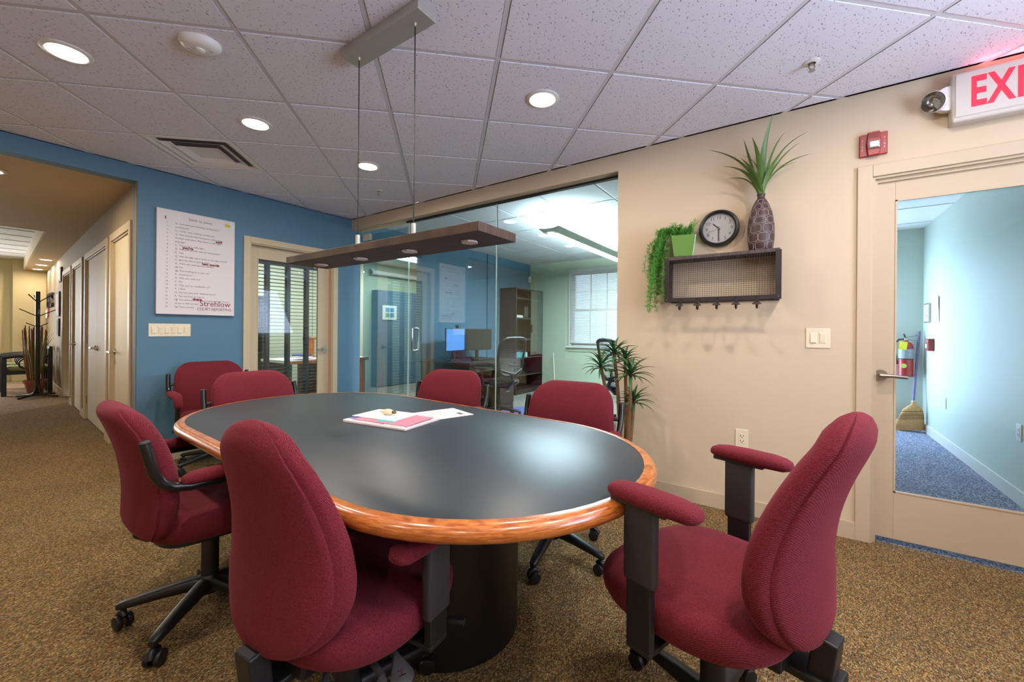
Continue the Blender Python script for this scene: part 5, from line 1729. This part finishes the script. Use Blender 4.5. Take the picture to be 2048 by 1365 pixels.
# ================================================================== PLANT BY THE CREAM WALL
yp = thing('spiky_plant', 'tall cane plant with five spiky green rosettes by the glass edge', 'potted plant', (3.60, -0.27, 0), 0)
MB().lathe([(0, 0), (0.12, 0), (0.15, 0.26), (0.16, 0.26), (0.16, 0.30), (0.145, 0.30), (0.14, 0.26), (0, 0.26)], 32).build('pot', mat('dark_pot', (70, 60, 56), 0.6), yp, smooth=40)
M['bark'] = mat('cane_bark', (124, 92, 60), 0.85, var=0.4, vscale=60, bump=0.6, bscale=120)
lb_ = blade(MB(), (0, 0, 0), (0, 0.09, 0.02), (0, 0.15, -0.05), 0.0125, 8, 0.5).mesh('leaf', 80)
lb_.materials.append(M['leaf2'])
for (bx, by, hx, hy, hz, sc) in ((0.0, 0.0, -0.05, -0.02, 1.03, 1.0), (0.03, 0.01, 0.085, -0.07, 0.895, 1.05), (-0.03, 0.01, -0.125, -0.08, 0.935, 0.95), (0.02, 0.02, 0.0, 0.06, 0.985, 0.9), (0.04, -0.01, 0.075, 0.03, 0.70, 0.9)):
    MB().tube(arc((bx, by, 0.26), (bx * 1.4 + hx * 0.2, by + hy * 0.2, hz * 0.62), (hx, hy, hz), 8), [0.017 - 0.0007 * i for i in range(9)], 8).build('cane', 'bark', yp, smooth=50)
    for k in range(26):
        a = k * 2.39996
        el = 1.25 - k / 26 * 1.5
        inst('leaf', lb_, yp, (hx, hy, hz - 0.012 + 0.02 * (1 - k / 26)), (el * 0.95, 0, a), (sc * random.uniform(0.85, 1.1),) * 3)

# ================================================================== ON THE TABLE
TZ = 0.7408


def sheet(name, label, cx, cy, z, w, h, rz, mt, cat='papers', th=0.0015):
    o = thing(name, label, cat, (cx, cy, z), rz)
    return o, MB().box(-w / 2, w / 2, -h / 2, h / 2, 0, th).build('sheet', mt, o)


o = thing('folder_stack', 'flat stack of pale folders with a pink card sheet on the table', 'folders', (2.99, -1.765, TZ), 0.05)
MB().obox((0, 0, 0.004), (0.38, 0.25, 0.007), 0.10).build('folder', mat('folder_white', (232, 214, 216), 0.6), o)
MB().obox((-0.02, 0.0, 0.0095), (0.36, 0.235, 0.003), 0.14).build('folder', 'paper', o)
MB().obox((-0.065, 0.01, 0.0118), (0.24, 0.23, 0.001), 0.02).build('purple_sheet', 'purple', o)
pk = MB().obox((0.01, 0.005, 0.0131), (0.32, 0.21, 0.0012), 0.12).build('pink_sheet', 'pink', o)
MB().obox((0.03, -0.055, 0.0141), (0.10, 0.03, 0.0006), 0.12).build('teal_patch', 'teal', pk)
o, sh_ = sheet('letter_sheet', 'white letter lying on top of the pink folder', 2.91, -1.735, TZ + 0.0146, 0.27, 0.19, 0.16, 'paper')
t_ = MB()
for k in range(4):
    t_.box(-0.11, -0.02 - 0.01 * k, -0.06 + 0.02 * k, -0.057 + 0.02 * k, 0.0015, 0.0018)
t_.build('printed_lines', 'ink', o)
o, sh_ = sheet('printed_sheet', 'white printed sheet beside the folders, nearer the glass side', 3.06, -1.52, TZ, 0.22, 0.30, -0.30, 'paper', th=0.0012)
t_ = MB()
for k in range(5):
    t_.box(-0.07, 0.05 - 0.012 * (k % 3), -0.08 + 0.03 * k, -0.077 + 0.03 * k, 0.0012, 0.0015)
t_.box(0.02, 0.07, 0.09, 0.115, 0.0012, 0.0015)
put_text(t_, 'NEW', 0.022, (-0.08, -0.11, 0.0013), (1, 0, 0), (0, 1, 0))
t_.build('printed_lines', 'ink', o)
o = thing('candle_bulb', 'small frosted candle light bulb lying on the white letter', 'light bulb', (2.925, -1.735, TZ + 0.0146 + 0.0165), 0.35)
prof_b = [(0.001, -0.052), (0.004, -0.045), (0.010, -0.028), (0.0155, -0.008), (0.016, 0.004), (0.013, 0.018), (0.008, 0.024)]
RX = Matrix.Rotation(PI / 2, 4, 'Y')
MB().lathe(prof_b, 20).xform(RX).build('glass_bulb', mat('frosted_cream', (232, 216, 184), 0.35), o, smooth=50)
MB().lathe([(0.008, 0.022), (0.0085, 0.024), (0.0075, 0.027), (0.0085, 0.030), (0.0075, 0.033), (0.0085, 0.036), (0.006, 0.042), (0.002, 0.044)], 16).xform(RX).build('screw_base', mat('brass', (150, 120, 70), 0.3, metal=1), o, smooth=40)
